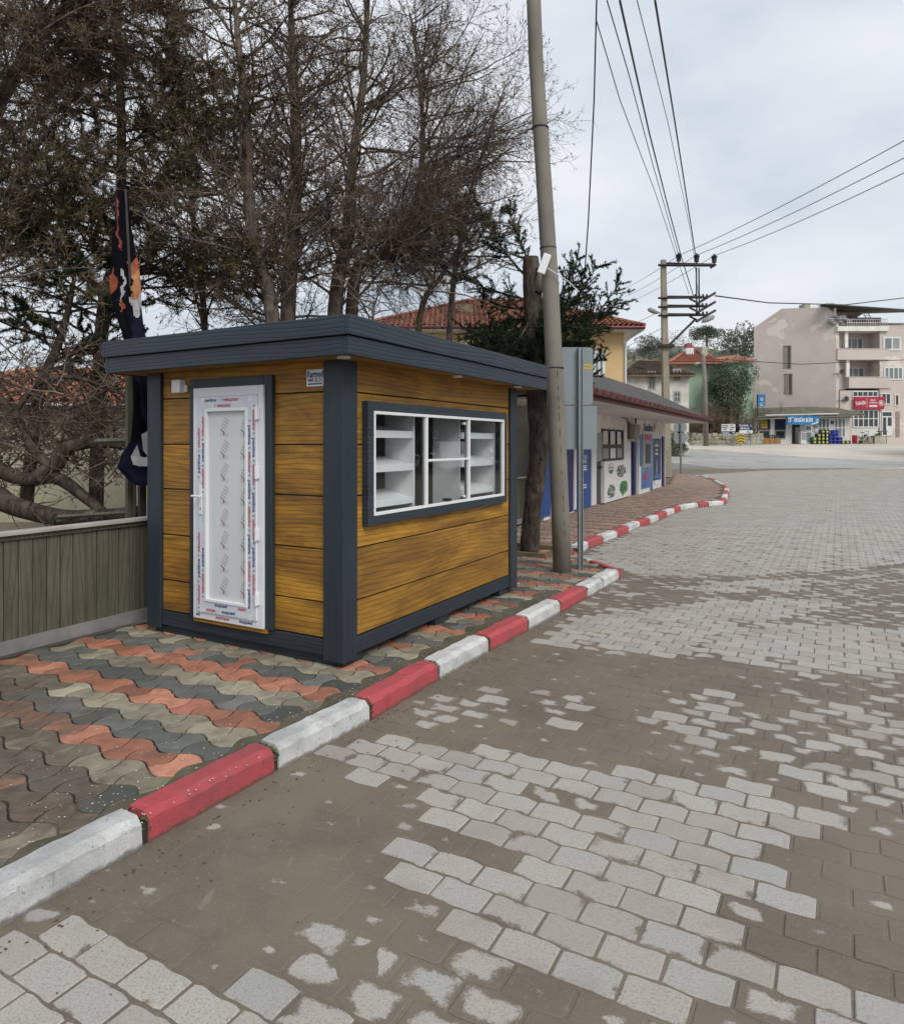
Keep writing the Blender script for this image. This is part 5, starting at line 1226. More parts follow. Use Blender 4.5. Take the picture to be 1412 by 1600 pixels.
def dash(u0, v0, u1, v1, w=.14):
    a, b = Vector(G(u0, v0)), Vector(G(u1, v1)); n = Vector((-(b-a).y, (b-a).x, 0)).normalized()*w/2; z = Vector((0,0,.004))
    mk2 = MB().mesh([tuple(a-n+z), tuple(b-n+z), tuple(b+n+z), tuple(a+n+z)], [(0,1,2,3)]); return mk2.build('lane_dash', M_roadpaint, asph)
for q in ((1066,711.5,1084,712.7),(1101,714,1121,715.5),(1142,717.5,1161,719),(1181,720.5,1200,722),(1076,720.5,1099,723.5),(1127,726.5,1150,729.2),(1167,731.5,1190,734),(1092,702.3,1112,704.0),(1040,708.8,1052,709.8),(1164,707,1195,709)): dash(*q)
# ------------------------------------------------------------------ stone wall
M_stone = mk_dirt('pale_rubble_stone', (.46,.44,.36), (.32,.30,.23), (.16,.17,.09), 1.2)
wl = empty('stone_wall', P(1040,695.5,56.5), 0, 'low pale rubble wall behind the direction signs at the road edge', 'wall'); wb = Vector(wl.location); R2_ = random.Random(5)
MB().box(0, 8.0, .12, .5, -.3, .85).build('core', M_stone, wl)
wv = MB(); x = 0
for row in range(4):
    x = -.1*row
    while x < 8.0:
        w_ = R2_.uniform(.25,.55); z0_ = -.1+row*.27; zt2 = z0_+.25 + (R2_.uniform(-.05,.12) if row == 3 else 0)
        wv.box(max(x,0)+.012, min(x+w_-.012, 8.0), R2_.uniform(-.06,.04), .12, z0_, zt2*(1 if x > 1.2 else .8)); x += w_
wv.build('rubble_face', M_stone, wl, kind='stuff')
# direction signs
def rsign(name, label, u0, u1, v0, v1, vbase, m, lines, Y=55.0, posts=(.2,.8)):
    k = Y/F; o = empty(name, (*P(u0, vbase, Y)[:2], float(hh(Y))), 0, label, 'road sign'); W = (u1-u0)*k; zb_, zt2 = EYE+(HZ-v1)*k-float(hh(Y)), EYE+(HZ-v0)*k-float(hh(Y))
    for p in posts: MB().tube([(W*p,.06,-.1),(W*p,.06,zt2-.05)], .04, 6).build('post', M_steel, o)
    MB().box(0, W, 0, .04, zb_, zt2).build('board', m, o)
    tb = MB()
    for (txt, fx, fz, size, mi) in lines:
        vv, f = text_geo(txt, size, .02, .9); tb.mesh(vv, f, frame((W*fx, -.012, zb_+(zt2-zb_)*fz), (1,0,0), (0,0,1)), mi)
    return o, W, zb_, zt2, tb
o, W, a_, b2, tb = rsign('direction_sign', 'white direction sign with a blue lower strip, left of the two at the road edge', 1127, 1148.5, 662.5, 678, 695, M_pwhite, [('Belediye', .28, .85, .17, 0), ('PTT', .75,.85,.17,0), ('Hastane', .26,.66,.17,0), ('Okul', .72,.66,.17,0), ('Camii', .24,.46,.17,0), ('Pazar', .72,.46,.17,0), ('Merkez', .3,.11,.2,1)], posts=(.78,))
tb.box(0.0, W, -.008, -.001, a_, a_+.22, 2); tb.box(W*.80, W*.92, -.016, -.011, a_+.07, a_+.15, 1); tb.box(W*.82, W*.94, -.016, -.011, a_+.5, a_+.56, 0); tb.build('sign_print', [M_black, M_pwhite, M_pnavy], o)
o, W, a_, b2, tb = rsign('direction_sign', 'three-strip blue and white direction sign, right of the two at the road edge', 1154.5, 1175.5, 662, 677, 695, M_pnavy, [('Çanakkale', .34, .84, .20, 1), ('Balıkesir', .48, .51, .20, 1), ('Balya', .72, .15, .17, 0)], posts=(.12,.88))
tb.box(.0, W, -.008, -.001, a_, a_+.25, 1); tb.box(0, W, -.009, -.001, a_+(b2-a_)*.66, a_+(b2-a_)*.68, 1); tb.box(W*.80, W*.93, -.012, -.008, a_+(b2-a_)*.82, a_+(b2-a_)*.87, 1); tb.sphere((W*.13,-.01,a_+(b2-a_)*.5), .07, 1); tb.build('sign_print', [M_black, M_pwhite, M_pnavy], o)
o, W, a_, b2, tb = rsign('chevron_sign', 'yellow and black chevron marker in front of the rubble wall', 1152, 1162.5, 678.5, 692, 695, M_yel, [], Y=54.5, posts=(.5,))
h3 = (b2-a_)/3
for k in range(3):
    z = a_+h3*k; tb.mesh([(0,-.004,z), (W/2,-.004,z+h3*.55), (W,-.004,z), (W,-.004,z+h3*.42), (W/2,-.004,z+h3*.97), (0,-.004,z+h3*.42)], [(0,1,4,5),(1,2,3,4)])
tb.build('chevron', M_black, o)
# lamp pole
lp = empty('street_lamp', (*P(1101,694,55)[:2], float(hh(55))), 0, 'thin concrete street lamp pole in front of the dark conifer', 'street lamp'); lb_ = Vector(lp.location)
k55 = 55/F; zz = lambda v: EYE+(HZ-v)*k55-lb_.z
MB().tube([(0.1,0,-.1),(0,0,zz(600)),(-.12,0,zz(553))], [.21,.17,.12], 10).build('shaft', M_pole, lp, smooth=True)
MB().tube([(-.1,-.1,zz(580)),(-.35,-.3,zz(570)),(-.55,-.3,zz(567))], .03, 6).build('lamp_arm', M_steel, lp); lamp_head((-.5,-.3,zz(567)), (-.95,-.3,zz(570)), lp, .13)
# ------------------------------------------------------------------ houses
def tiles_mat(name, c1, c2): 
    m = NT(name); p = m.obj(); c = m.ramp(m.noise(p, 5, 5, .75), [(.35, c2), (.65, c1)]); c = m.mix(m.step(m.noise(p, 1.2, 4), .52, .7), c, tuple(x*.55 for x in c2)); m.bump(m.noise(p, 12, 4), .5, .05); return m.fin(c, .85, .2)
M_rt = tiles_mat('red_roof_tile', (.36,.145,.095), (.19,.08,.055)); M_rt2 = tiles_mat('bright_red_roof_tile', (.42,.17,.115), (.30,.12,.085)); M_rb = tiles_mat('old_brown_roof_tile', (.20,.14,.10), (.10,.08,.06)); M_ro = tiles_mat('orange_roof_tile', (.46,.21,.13), (.36,.14,.09))
def window(par, x0, x1, z0, z1, y=0.0, fr=None, gl=None, nv=2, f=.07, depth=.10, nh=0):
    m = MB(); fr = fr or M_pwhite; m.box(x0, x1, y-.04, y+.03, z1-f, z1); m.box(x0, x1, y-.04, y+.03, z0, z0+f)
    m.box(x0, x0+f, y-.039, y+.03, z0+f, z1-f); m.box(x1-f, x1, y-.039, y+.03, z0+f, z1-f)
    for k in range(1, nv): xx = x0+(x1-x0)*k/nv; m.box(xx-f*.4, xx+f*.4, y-.038, y+.02, z0+f, z1-f)
    for k in range(1, nh+1): q = z0+(z1-z0)*k/(nh+1); m.box(x0+f, x1-f, y-.037, y+.02, q-f*.35, q+f*.35)
    w_ = m.build('window', fr, par)
    for k in range(nv):
        xa_, xb_ = x0+(x1-x0)*k/nv, x0+(x1-x0)*(k+1)/nv; MB().box(xa_+f*.4, xb_-f*.4, y-.012, y-.004, z0+f, z1-f).build('pane', gl if not isinstance(gl, list) else gl[k % len(gl)], w_)
    return w_
def hip_roof(par, x0, x1, y0, y1, z, h, ridge0, ridge1, m, course=.30, eave=.12, kind_tiles=True):
    yc = (y0+y1)/2; v = [(x0,y0,z),(x1,y0,z),(x1,y1,z),(x0,y1,z),(ridge0,yc,z+h),(ridge1,yc,z+h)]; vb = [(a,b,c_-eave) for a,b,c_ in v[:4]]
    mb = MB(); mb.mesh(v+vb, [(0,1,5,4),(1,2,5),(2,3,4,5),(3,0,4),(6,7,1,0),(7,8,2,1),(8,9,3,2),(9,6,0,3),(9,8,7,6)]); rf_ = mb.build('roof', m, par)
    # rounded tile ribs running down the front and right slopes
    rb_ = MB(); x = x0+.1
    while x < x1-.05:
        top = 1.0
        if x < ridge0: top = (x-x0)/(ridge0-x0)
        if x > ridge1: top = (x1-x)/(x1-ridge1)
        p, q = Vector((x, y0-.02, z+.03)), Vector((x, y0+(yc-y0)*top, z+h*top+.03)); n_ = max(2, int((q-p).length/.35))
        for k in range(n_):
            a, b = p.lerp(q, k/n_), p.lerp(q, (k+1)/n_); rb_.tube([tuple(a+Vector((0,0,.012))), tuple(b-Vector((0,0,.012)))], [.075,.055], 5, 0, False)
        x += .22
    rb_.tube([(ridge0, yc, z+h+.03), (ridge1, yc, z+h+.03)], .10, 6); rb_.tube([(ridge1, yc, z+h+.03), (x1, y0, z+.05)], .09, 6); rb_.tube([(ridge0, yc, z+h+.03), (x0, y0, z+.05)], .09, 6)
    rb_.build('roof_tiles', m, rf_, kind='stuff'); return rf_
M_yw = mat('yellow_render', (.62,.45,.23), (.55,.39,.19), 1.2, .85, .1, 40)
Yy = 30.0; ky = Yy/F
yh = empty('yellow_house', (P(690,600,Yy)[0], Yy, .1), 0, 'yellow two-storey house with red tiled hip roof behind the cedar', 'house')
yx = lambda u: (u-690)*ky; yz = lambda v: EYE+(HZ-v)*ky-.1
MB().box(-3, yx(975), 0, 9, -.1, yz(519)).build('wall', M_yw, yh)
hip_roof(yh, -3.7, yx(1000), -.7, 9.7, yz(513.5), 2.15, 1.2, yx(845), M_rt)
MB().box(-3.65, yx(998.5), -.66, 9.6, yz(520), yz(517.5)).build('eaves_soffit', M_pwhite, yh)
MB().tube([(-3.7,-.76,yz(514.5)),(yx(1000),-.76,yz(516))], .07, 8).build('gutter', M_gutter, yh)
MB().tube([(yx(999),-.7,yz(518)),(yx(985),-.05,yz(527)),(yx(976.5),-.05,yz(535)),(yx(976.5),-.05,.3)], .05, 6).build('downpipe', M_pwhite, yh)
window(yh, yx(926), yx(945), yz(600), yz(548), -.0, M_pwhite, M_winglass2, 2, .12)
window(yh, yx(716), yx(742), yz(575), yz(536), -.0, M_pwhite, M_winglass2, 2, .12)
MB().box(yx(752)-.08, yx(752)+.08, -.12, -.02, yz(600), yz(522)).build('pilaster', M_pwhite, yh)
# chimney-like ivy stump left of roof
ch = MB().box(yx(717), yx(741), 1.8, 2.6, yz(512), yz(462)).build('chimney', mat('old_chimney_render', (.20,.17,.11), (.11,.10,.06), 4, .9, .4), yh)
# old white house
Yo = 46.0; ko = Yo/F; oh = empty('old_house', (P(978,640,Yo)[0], Yo, .9), 0, 'old white two-storey house with peeling walls and sagging brown roof behind the power pole', 'house')
ox_ = lambda u: (u-978)*ko; oz = lambda v: EYE+(HZ-v)*ko-.9
MB().box(0, ox_(1076), 0, 7, -.5, oz(586)).build('wall', mat('peeling_white_render', (.68,.66,.60), (.42,.40,.34), .8, .9, .3, 12, .02, detail=9), oh)
hip_roof(oh, -.5, ox_(1081), -.5, 7.5, oz(586.5), 1.35, 1.6, ox_(1052), M_rb)
for (a, b, c_, d_) in ((1012,1024,609,580),(1051,1064,595,576),(1052,1063,629,611)): window(oh, ox_(a), ox_(b), oz(c_), oz(d_), 0, M_ltgrey, M_winglass, 2, .10, nh=1)
# green house
Yg = 60.0; kg = Yg/F; gh = empty('green_house', (P(1072,640,Yg)[0], Yg, 1.5), 0, 'mint green house with bright red roof partly hidden by the dark conifer', 'house')
gx = lambda u: (u-1072)*kg; gz = lambda v: EYE+(HZ-v)*kg-1.5
MB().box(0, gx(1176), 0, 8, -.5, gz(566)).build('wall', mat('mint_render', (.32,.43,.32), (.27,.36,.27), .9, .85, .1), gh)
hip_roof(gh, gx(1042), gx(1120), -1.0, 6, gz(568), 1.6, gx(1090), gx(1106), M_rt2)
rr_ = MB(); rr_.mesh([(gx(1120),-.4,gz(567)),(gx(1179),-.4,gz(562)),(gx(1179),4,gz(545)),(gx(1120),4,gz(552)),(gx(1120),-.4,gz(569)),(gx(1179),-.4,gz(564))], [(0,1,2,3),(4,5,1,0)]); rr_.build('lean_roof', M_rt2, gh)
chm = MB(); chm.box(gx(1078), gx(1090), 1.0, 2.0, gz(560), gz(541)).box(gx(1080), gx(1088), 1.1, 1.9, gz(541), gz(533), 1); chm.build('chimney', [M_pwhite, mat('chimney_red', (.30,.08,.08))], gh)
MB().box(gx(1100), gx(1108), .5, 1.5, gz(556), gz(540)).build('chimney', M_stone, gh)
# cream house left
Yc = 15.0; kc = Yc/F; chh = empty('garden_house', (P(-160,810,Yc)[0], Yc, 0), .12, 'cream single-storey house with orange tiled roof beyond the olive fence', 'house')
cx2 = lambda u: (u+160)*kc; cz2 = lambda v: EYE+(HZ-v)*kc
MB().box(0, cx2(420), 0, 5, -.1, cz2(632)).build('wall', mat('cream_render', (.46,.44,.32), (.36,.34,.24), 1.5, .85, .2), chh)
hip_roof(chh, -.4, cx2(430), -.5, 5.5, cz2(629), .95, 1.5, cx2(380), M_ro)
MB().box(-.4, cx2(430), -.55, -.50, cz2(634), cz2(630)).build('fascia', M_pwhite, chh)
for q in range(3): MB().box(.02, cx2(420)-.02, -.012, .0, cz2(742-q*44), cz2(741.4-q*44)).build('render_joint', M_fcap, chh)
# ------------------------------------------------------------------ snack shop
Ye = 60.0; ke = Ye/F; es = empty('corner_shop', (P(1178,693,Ye)[0], Ye, float(hh(Ye))), 0, 'small white corner shop with mossy sheet roof and blue name board', 'shop'); eb_ = float(hh(Ye))
ex = lambda u: (u-1178)*ke; ez = lambda v: EYE+(HZ-v)*ke-eb_
M_ew = mat('corner_shop_white_render', (.66,.66,.64), (.55,.54,.51), 1.2, .85, .15)
MB().box(0, ex(1327), 0, 4.5, -.3, ez(651)).build('wall', M_ew, es)
M_moss = mat('mossy_fibre_cement', (.30,.285,.225), (.15,.145,.10), 1.6, .95, .5, 20, .02)
r_ = MB(); v = [(ex(1174),-.9,ez(654)),(ex(1342),-.9,ez(648)),(ex(1330),3.5,ez(632)),(ex(1190),3.5,ez(636)),(ex(1174),-.9,ez(656)),(ex(1342),-.9,ez(650)),(ex(1345),4.5,ez(640)),(ex(1172),4.5,ez(645))]
r_.mesh(v, [(0,1,2,3),(4,5,1,0),(1,6,2),(0,3,7),(2,6,7,3)]); er = r_.build('roof', M_moss, es)
rr_ = MB()
for k in range(56):
    t = (k+.5)/56; a = Vector(v[0]).lerp(Vector(v[1]), t); b = Vector(v[3]).lerp(Vector(v[2]), t); rr_.tube([tuple(a+Vector((0,-.05,.02))), tuple(b+Vector((0,0,.02)))], .055, 4, 0, False)
rr_.build('corrugations', M_moss, er, kind='stuff')
MB().tube([(ex(1187),-.98,ez(649.5)),(ex(1300),-.98,ez(647))], .05, 6).build('gutter', M_pwhite, es)
MB().box(.02, ex(1325), -.55, -.0, ez(653), ez(650.5)).build('canopy_shade', M_ltgrey, es)
for (a, b) in ((1185,1203),(1210,1227)):
    window(es, ex(a), ex(b), ez(671.5), ez(655), -.0, M_pnavy, M_winglass, 1, .16); window(es, ex(a), ex(b), ez(686), ez(671.7), -.0, M_ltgrey, M_winglass, 1, .10)
yp = MB().box(ex(1188), ex(1198), -.07, -.045, ez(669), ez(657)).build('price_poster', M_yel, es)
pp = MB(); 
for (t, fz, sz) in (('SÜT', 661, .30), ('TAZE', 666, .16)): vv, f = text_geo(t, sz, .02); pp.mesh(vv, f, frame((ex(1193), -.076, ez(fz)), (1,0,0), (0,0,1)))
pp.build('poster_print', M_black, yp)
M_sblue = mat('bright_blue_sign', (.025,.19,.42), (.02,.15,.35), 1, .4, 0)
sg_ = MB().box(ex(1219.5), ex(1268), -1.20, -1.05, ez(664), ez(651)).build('name_board', M_sblue, es)
tt = MB(); vv, f = text_geo('ERGÜN BÜFE', .44, .04, .62); tt.mesh(vv, f, frame((ex(1244), -1.207, ez(657.3)), (1,0,0), (0,0,1)))
for uu in (1222.8, 1265.3):
    for k in range(6): a = math.pi*k/6; c0_ = Vector((ex(uu), -1.207, ez(657.5))); d_ = Vector((math.cos(a),0,math.sin(a))); n_ = Vector((-math.sin(a),0,math.cos(a)))*.022; tt.mesh([tuple(c0_-d_*.14-n_), tuple(c0_+d_*.14-n_), tuple(c0_+d_*.14+n_), tuple(c0_-d_*.14+n_)], [(0,1,2,3)])
tt.mesh([(ex(1220.5),-1.207,ez(654)),(ex(1227),-1.207,ez(652.5)),(ex(1233),-1.207,ez(651.6)),(ex(1226),-1.207,ez(653.5)),(ex(1220.5),-1.207,ez(658))], [(0,1,2,3,4)]); tt.mesh([(ex(1267),-1.207,ez(659)),(ex(1267),-1.207,ez(661)),(ex(1259),-1.207,ez(663.6)),(ex(1254),-1.207,ez(663.6))], [(0,1,2,3)])
tt.build('lettering', M_pwhite, sg_)
dr = MB().box(ex(1237), ex(1249), -.03, .0, .0, ez(663)).build('doorway', M_black, es); MB().box(ex(1242), ex(1248.5), -.06, -.032, .05, ez(667)).build('open_door', M_ltgrey, es)
for (a, b) in ((1277,1296),(1302,1321)): window(es, ex(a), ex(b), ez(684), ez(652.5), 0, M_pwhite, M_winglass2, 3, .11, nh=1)
window(es, ex(1257), ex(1268), ez(674), ez(664.5), 0, M_pwhite, M_winglass2, 1, .10)
mb_ = MB().box(ex(1272), ex(1277), -.15, 0, ez(667), ez(659)).build('meter_box', M_ltgrey, es); MB().box(ex(1298), ex(1301), -.12, 0, ez(662), ez(658)).build('meter_box', M_iron, es)
MB().box(ex(1272), ex(1277.5), -.06, -.02, ez(675), ez(669)).build('notice', M_pwhite, es)
bsn = empty('box_sign', (ex(1178)+es.location.x+.0, Ye-.6, eb_), 0, 'upright blue box sign on a thin pole at the left end of the corner shop', 'sign')
MB().tube([(0,0,-.1),(0,0,ez(618))], .05, 6).build('pole', M_iron, bsn); MB().box(.0, ex(1189.5), -.1, .1, ez(635.5), ez(617)).build('box', M_sblue, bsn)
sp_ = MB(); cxx, czz = ex(1184), ez(624.5)
for k in range(6): a = math.pi*k/6; d_ = Vector((math.cos(a),0,math.sin(a)))*.15; n_ = Vector((-math.sin(a),0,math.cos(a)))*.02; c0_ = Vector((cxx,-.11,czz)); sp_.mesh([tuple(c0_-d_-n_), tuple(c0_+d_-n_), tuple(c0_+d_+n_), tuple(c0_-d_+n_)], [(0,1,2,3)])
sp_.mesh([(.03,-.11,ez(631)),(.3,-.11,ez(632)),(ex(1189),-.11,ez(628)),(.3,-.11,ez(631))], [(0,1,2,3)]); sp_.box(.18,.48,-.112,-.108,ez(634.5),ez(633.2)); sp_.build('print', M_pwhite, bsn)
# goods in front of the shop
def at(u, Y, z=0): return ((u-CX)/F*Y, Y, float(hh(Y))+z)
fz_ = empty('display_fridge', at(1251, 59.3), 0, 'white metal display cabinet beside the corner shop doorway', 'cabinet'); W = 17*59.3/F
MB().box(0, W, 0, .5, .0, 1.05).build('cabinet', M_pwhite, fz_); MB().box(.06, W*.5, -.02, -.001, .35, .98).build('door', M_ltgrey, fz_); MB().box(W*.54, W-.05, -.02, -.001, .12, .98).build('door', M_winglass2, fz_)
M_cb = mat('blue_crate_plastic', (.02,.035,.33), None, 3, .5, 0); M_ck = mat('black_crate_plastic', (.02,.025,.02), None, 3, .5, 0); M_cy = mat('lime_label', (.45,.50,.12), None, 3, .5, 0); M_cg = mat('green_crate_plastic', (.02,.16,.06), None, 3, .5, 0)
def crate(u, z, m, label, lab=None, grp=None, w=.44, h=.29, Y=59.0):
    o = empty('crate', at(u, Y, z), 0, label, 'crate', grp)
    b = MB(); b.box(-w/2, w/2, 0, .38, 0, .03); b.box(-w/2, w/2, 0, .025, .031, h-.11); b.box(-w/2, w/2, 0, .025, h-.05, h); b.box(-w/2, -w/2+.08, 0, .025, h-.11, h-.05); b.box(w/2-.08, w/2, 0, .025, h-.11, h-.05); b.box(-w/2, w/2, .355, .38, .031, h); b.box(-w/2, -w/2+.025, .026, .354, .031, h); b.box(w/2-.025, w/2, .026, .354, .031, h); b.build('crate_body', m, o)
    if lab: t = MB(); t.tube([(0,-.006,h*.5),(0,-.001,h*.5)], .10, 12); t.build('crate_label', lab, o)
cols_ = ['leftmost', 'second', 'third', 'fourth']
for ci, (u, hgt) in enumerate(((1273,2),(1280,3),(1286,4),(1292,4))):
    for k in range(hgt):
        m = M_cg if (k == hgt-1 and ci == 0) else M_ck; col_ = 'green' if m is M_cg else 'black'
        crate(u, .3*k, m, f"{col_} lime-labelled crate, {('lowest','second up','third up','fourth up')[k]} in the {cols_[ci]} dark crate stack", M_cy, 'bottle crates')
for ci, (u, hgt) in enumerate(((1298,3),(1305,4),(1311.5,2))):
    for k in range(hgt): crate(u, .3*k, M_cb, f"blue plastic crate, {('lowest','second up','third up','fourth up')[k]} in the {('left','middle','right')[ci]} blue stack", None, 'blue crates', .50)
for k, u in enumerate((1317.5, 1324)): crate(u, 0, M_ck, ('black bottle crate on the ground just right of the blue stacks', 'black bottle crate on the ground at the right end of the crate row')[k], M_cy, 'bottle crates', .5)
pln = empty('wooden_planter', at(1193, 59.0), 0, 'orange-brown wooden planter box in front of the left shop window', 'planter'); M_pw = mat('orange_wood', (.34,.20,.07), (.22,.12,.04), 5, .8, .2)
MB().box(0,1.45,0,.5,.02,.48).build('box', M_pw, pln)
for q in (0,.5,1.0): MB().box(q,q+.06,-.03,-.001,.0,.6).build('slat', M_pw, pln)
foliage(pln, (.7,.25,.6), (.7,.3,.25), 160, .06, M_far_g, 4, name='plants')
# junk and bicycle right
jk = empty('bicycle', at(1341, 59.6), 0, 'white bicycle leaning among plants before the pink block, right of the crates', 'bicycle')
def ring(mb, c, r, t=.025, n=20):
    pts = [(c[0]+r*math.cos(2*math.pi*k/n), c[1], c[2]+r*math.sin(2*math.pi*k/n)) for k in range(n+1)]; mb.tube(pts, t, 5, 0, False)
for xx in (0, 1.05): w_ = MB(); ring(w_, (xx,0,.33), .31); w_.build('wheel', M_black, jk)
MB().tube([(0,0,.33),(.38,0,.85),(.85,0,.82),(1.05,0,.33)], .028, 6).tube([(.38,0,.85),(.48,0,.33),(.85,0,.82)], .028, 6).tube([(0,0,.33),(.48,0,.33)], .02, 6).build('frame', M_pwhite, jk)
MB().tube([(.85,0,.82),(.88,0,1.05),(.72,.2,1.1)], .02, 6).tube([(.88,0,1.05),(.72,-.2,1.1)], .02, 6).build('handlebar', M_iron, jk); MB().box(.22,.48,-.06,.06,.92,.98).build('saddle', M_black, jk)
for nm, u, m, w_, h_, lbl in (('barrel', 1335, M_red, .45, .75, 'dull red barrel left of the white bicycle'), ('concrete_block', 1372, M_stone, 1.0, .62, 'mossy concrete trough right of the white bicycle'), ('concrete_block', 1352, M_moss, .9, .5, 'greenish planter trough behind the white bicycle wheels')):
    o = empty(nm, at(u, 60.2), 0, lbl, nm.split('_')[-1]); q = MB()
    if nm == 'barrel': q.tube([(0,0,0),(0,0,h_*.5),(0,0,h_)], [w_*.45,w_*.5,w_*.45], 14)
    else: q.box(-w_/2,w_/2,-.3,.3,0,h_); q.box(-w_/2-.03,w_/2+.03,-.33,.33,h_+.001,h_+.06)
    q.build('body', m, o)
    if nm != 'barrel': foliage(o, (0,0,h_+.15), (w_*.5,.3,.2), 120, .06, M_far_g, 9, name='plants')
o = empty('garden_table', at(1374, 60.8), 0, 'small dark table standing against the wall by the shop door', 'table')
MB().box(0,.7,0,.5,1.05,1.12).build('top', M_dkgrey, o)
for xx in (.05,.62): MB().box(xx,xx+.04,.05,.09,.0,1.049).build('leg', M_iron, o)
# ------------------------------------------------------------------ pink block
Yk = 62.5; kk = Yk/F; gb = float(hh(Yk))
pk = empty('apartment_block', (P(1306,693,Yk)[0], Yk, gb), 0, 'four-storey pinkish apartment block with balconies and a blank side wall', 'building')
kx = lambda u: (u-1306)*kk; kz = lambda v: EYE+(HZ-v)*kk-gb
M_pk = NT('pink_render'); p_ = M_pk.obj(); cc_ = M_pk.ramp(M_pk.noise(p_, .35, 6, .6), [(.30, (.49,.425,.385)), (.6, (.56,.49,.445))]); cc_ = M_pk.mix(M_pk.step(M_pk.noise(M_pk.map(p_, (1,1,1), (3,2,1)), .28, 7, .72, .3), .57, .60), cc_, (.66,.59,.53)); cc_ = M_pk.mix(M_pk.math('MULTIPLY', M_pk.step(M_pk.noise(M_pk.map(p_, (1,1,.12)), 2.2, 5, .7), .56, .75), .5), cc_, (.40,.33,.30)); M_pk.bump(M_pk.noise(p_, 8, 6), .3, .02); M_pk = M_pk.fin(cc_, .9, .2)
YL = 66.0; gxl = (1177.5-CX)/F*YL - pk.location.x; gyl = YL-Yk
def wl_pt(u, v):   # point on the blank wall plane
    r = (u-CX)/F; ax, ay = pk.location.x, Yk; t = (r*ay-ax)/(gxl-r*gyl); Y = ay+gyl*t; return (gxl*t, gyl*t, EYE+(HZ-v)/F*Y-gb)
tops = [wl_pt(1306,498), wl_pt(1303,490), wl_pt(1292,479.5), wl_pt(1220.7,482), (gxl,gyl,wl_pt(1177.5,511.6)[2])]
Wd = 14.0
def prism_wall(pts, dvec, m, name, par):
    n = len(pts); v = pts + [(p[0]+dvec[0], p[1]+dvec[1], p[2]) for p in pts]; return MB().mesh(v, [tuple(range(n-1,-1,-1)), tuple(range(n,2*n))] + [(i,(i+1)%n,n+(i+1)%n,n+i) for i in range(n)]).build(name, m, par)
# side wall with two stair slots: flat sheets with recess shade put into their colour
sl = [(1223.5,1235,540.5,575.5), (1225,1237,584.5,616)]
base_l, base_r = (0,0,-.4), (gxl,gyl,-.4)
prism_wall([base_r, (0,0,-.4)] + tops, (.35,.15), M_pk, 'side_wall', pk)
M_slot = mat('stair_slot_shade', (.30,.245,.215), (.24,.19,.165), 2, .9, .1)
nx_, ny_ = -gyl/math.hypot(gxl,gyl)*-1, -gxl/math.hypot(gxl,gyl)*-1
nrm = Vector((-gyl, gxl, 0)).normalized()   # outward, left/front
if nrm.y > 0: nrm = -nrm
for (a, b, c_, d_) in sl:
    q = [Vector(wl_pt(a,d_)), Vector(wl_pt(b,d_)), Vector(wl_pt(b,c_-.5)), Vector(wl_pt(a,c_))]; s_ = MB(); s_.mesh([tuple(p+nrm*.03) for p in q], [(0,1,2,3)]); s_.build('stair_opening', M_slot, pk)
    w2 = MB(); e_ = Vector(wl_pt(b-4.2,d_)); g2 = Vector(wl_pt(b-4.2,c_)); w2.mesh([tuple(e_+nrm*.05), tuple(q[1]+nrm*.05), tuple(q[2]+nrm*.05), tuple(g2+nrm*.05)], [(0,1,2,3)]); w2.build('stair_pane', M_winglass, pk)
    ed = MB(); ed.tube([tuple(q[3]+nrm*.02), tuple(q[2]+nrm*.02), tuple(q[1]+nrm*.02)], .07, 4); ed.build('opening_edge', M_slot, pk)
# main volume behind the front
MB().box(.36, Wd, 1.5, 8.4, -.4, kz(500)).build('main_wall', M_pk, pk)
MB().box(kx(1374), Wd, 0, 1.499, -.4, kz(508)).build('front_bay', M_pk, pk)
MB().box(.36, kx(1374)-.001, 0, 1.499, -.4, kz(610)).build('ground_storey', M_pk, pk)
MB().box(kx(1303), kx(1326), .001, 1.2, kz(608), kz(500)).build('wing_wall', M_pk, pk) if False else None
rfk = MB(); t3, t4 = tops[2], tops[3]
ex2 = Vector((1.0, .42, 0)).normalized()*9
rfk.mesh([t4, t3, (t3[0]+9, t3[1]+2, t3[2]-.1), (t4[0]+9, t4[1]+2, t4[2]-.1)], [(0,1,2,3)]); rfk.mesh([t4, tops[4], (tops[4][0]+9, tops[4][1]+2, tops[4][2]), (t4[0]+9, t4[1]+2, t4[2])], [(3,2,1,0)]); rfk.build('roof', M_moss, pk)
ce = MB(); ce.mesh([(kx(1287),-.9,kz(479)),(kx(1440),-.9,kz(490)),(kx(1440),1.3,kz(485)),(kx(1287),1.3,kz(474)),(kx(1287),-.9,kz(477.5)),(kx(1440),-.9,kz(488.2)),(kx(1440),1.3,kz(483.4)),(kx(1287),1.3,kz(472.5))], [(3,2,1,0),(4,5,6,7),(0,1,5,4),(1,2,6,5)]); ce.build('terrace_roof', M_dkgrey, pk)
MB().box(kx(1308), kx(1345), 2.2, 3.0, kz(508), kz(481)).build('terrace_wall', M_pk, pk); MB().box(kx(1358), kx(1400), 2.2, 3.0, kz(508), kz(489)).build('terrace_wall', mat('terrace_purple', (.16,.05,.08)), pk)
for (a, b, c_, d_) in ((1312,1316,492,485),(1319,1327,492,486),(1334,1338,492,487)): MB().box(kx(a), kx(b), 2.16, 2.199, kz(c_), kz(d_)).build('terrace_window', M_winglass, pk)
for (u, w_, vt) in ((1279,9,469),(1314,14,468.5)): MB().box(kx(u), kx(u+w_), 2.5, 3.6, kz(480), kz(vt-4)).build('chimney', M_stone, pk)
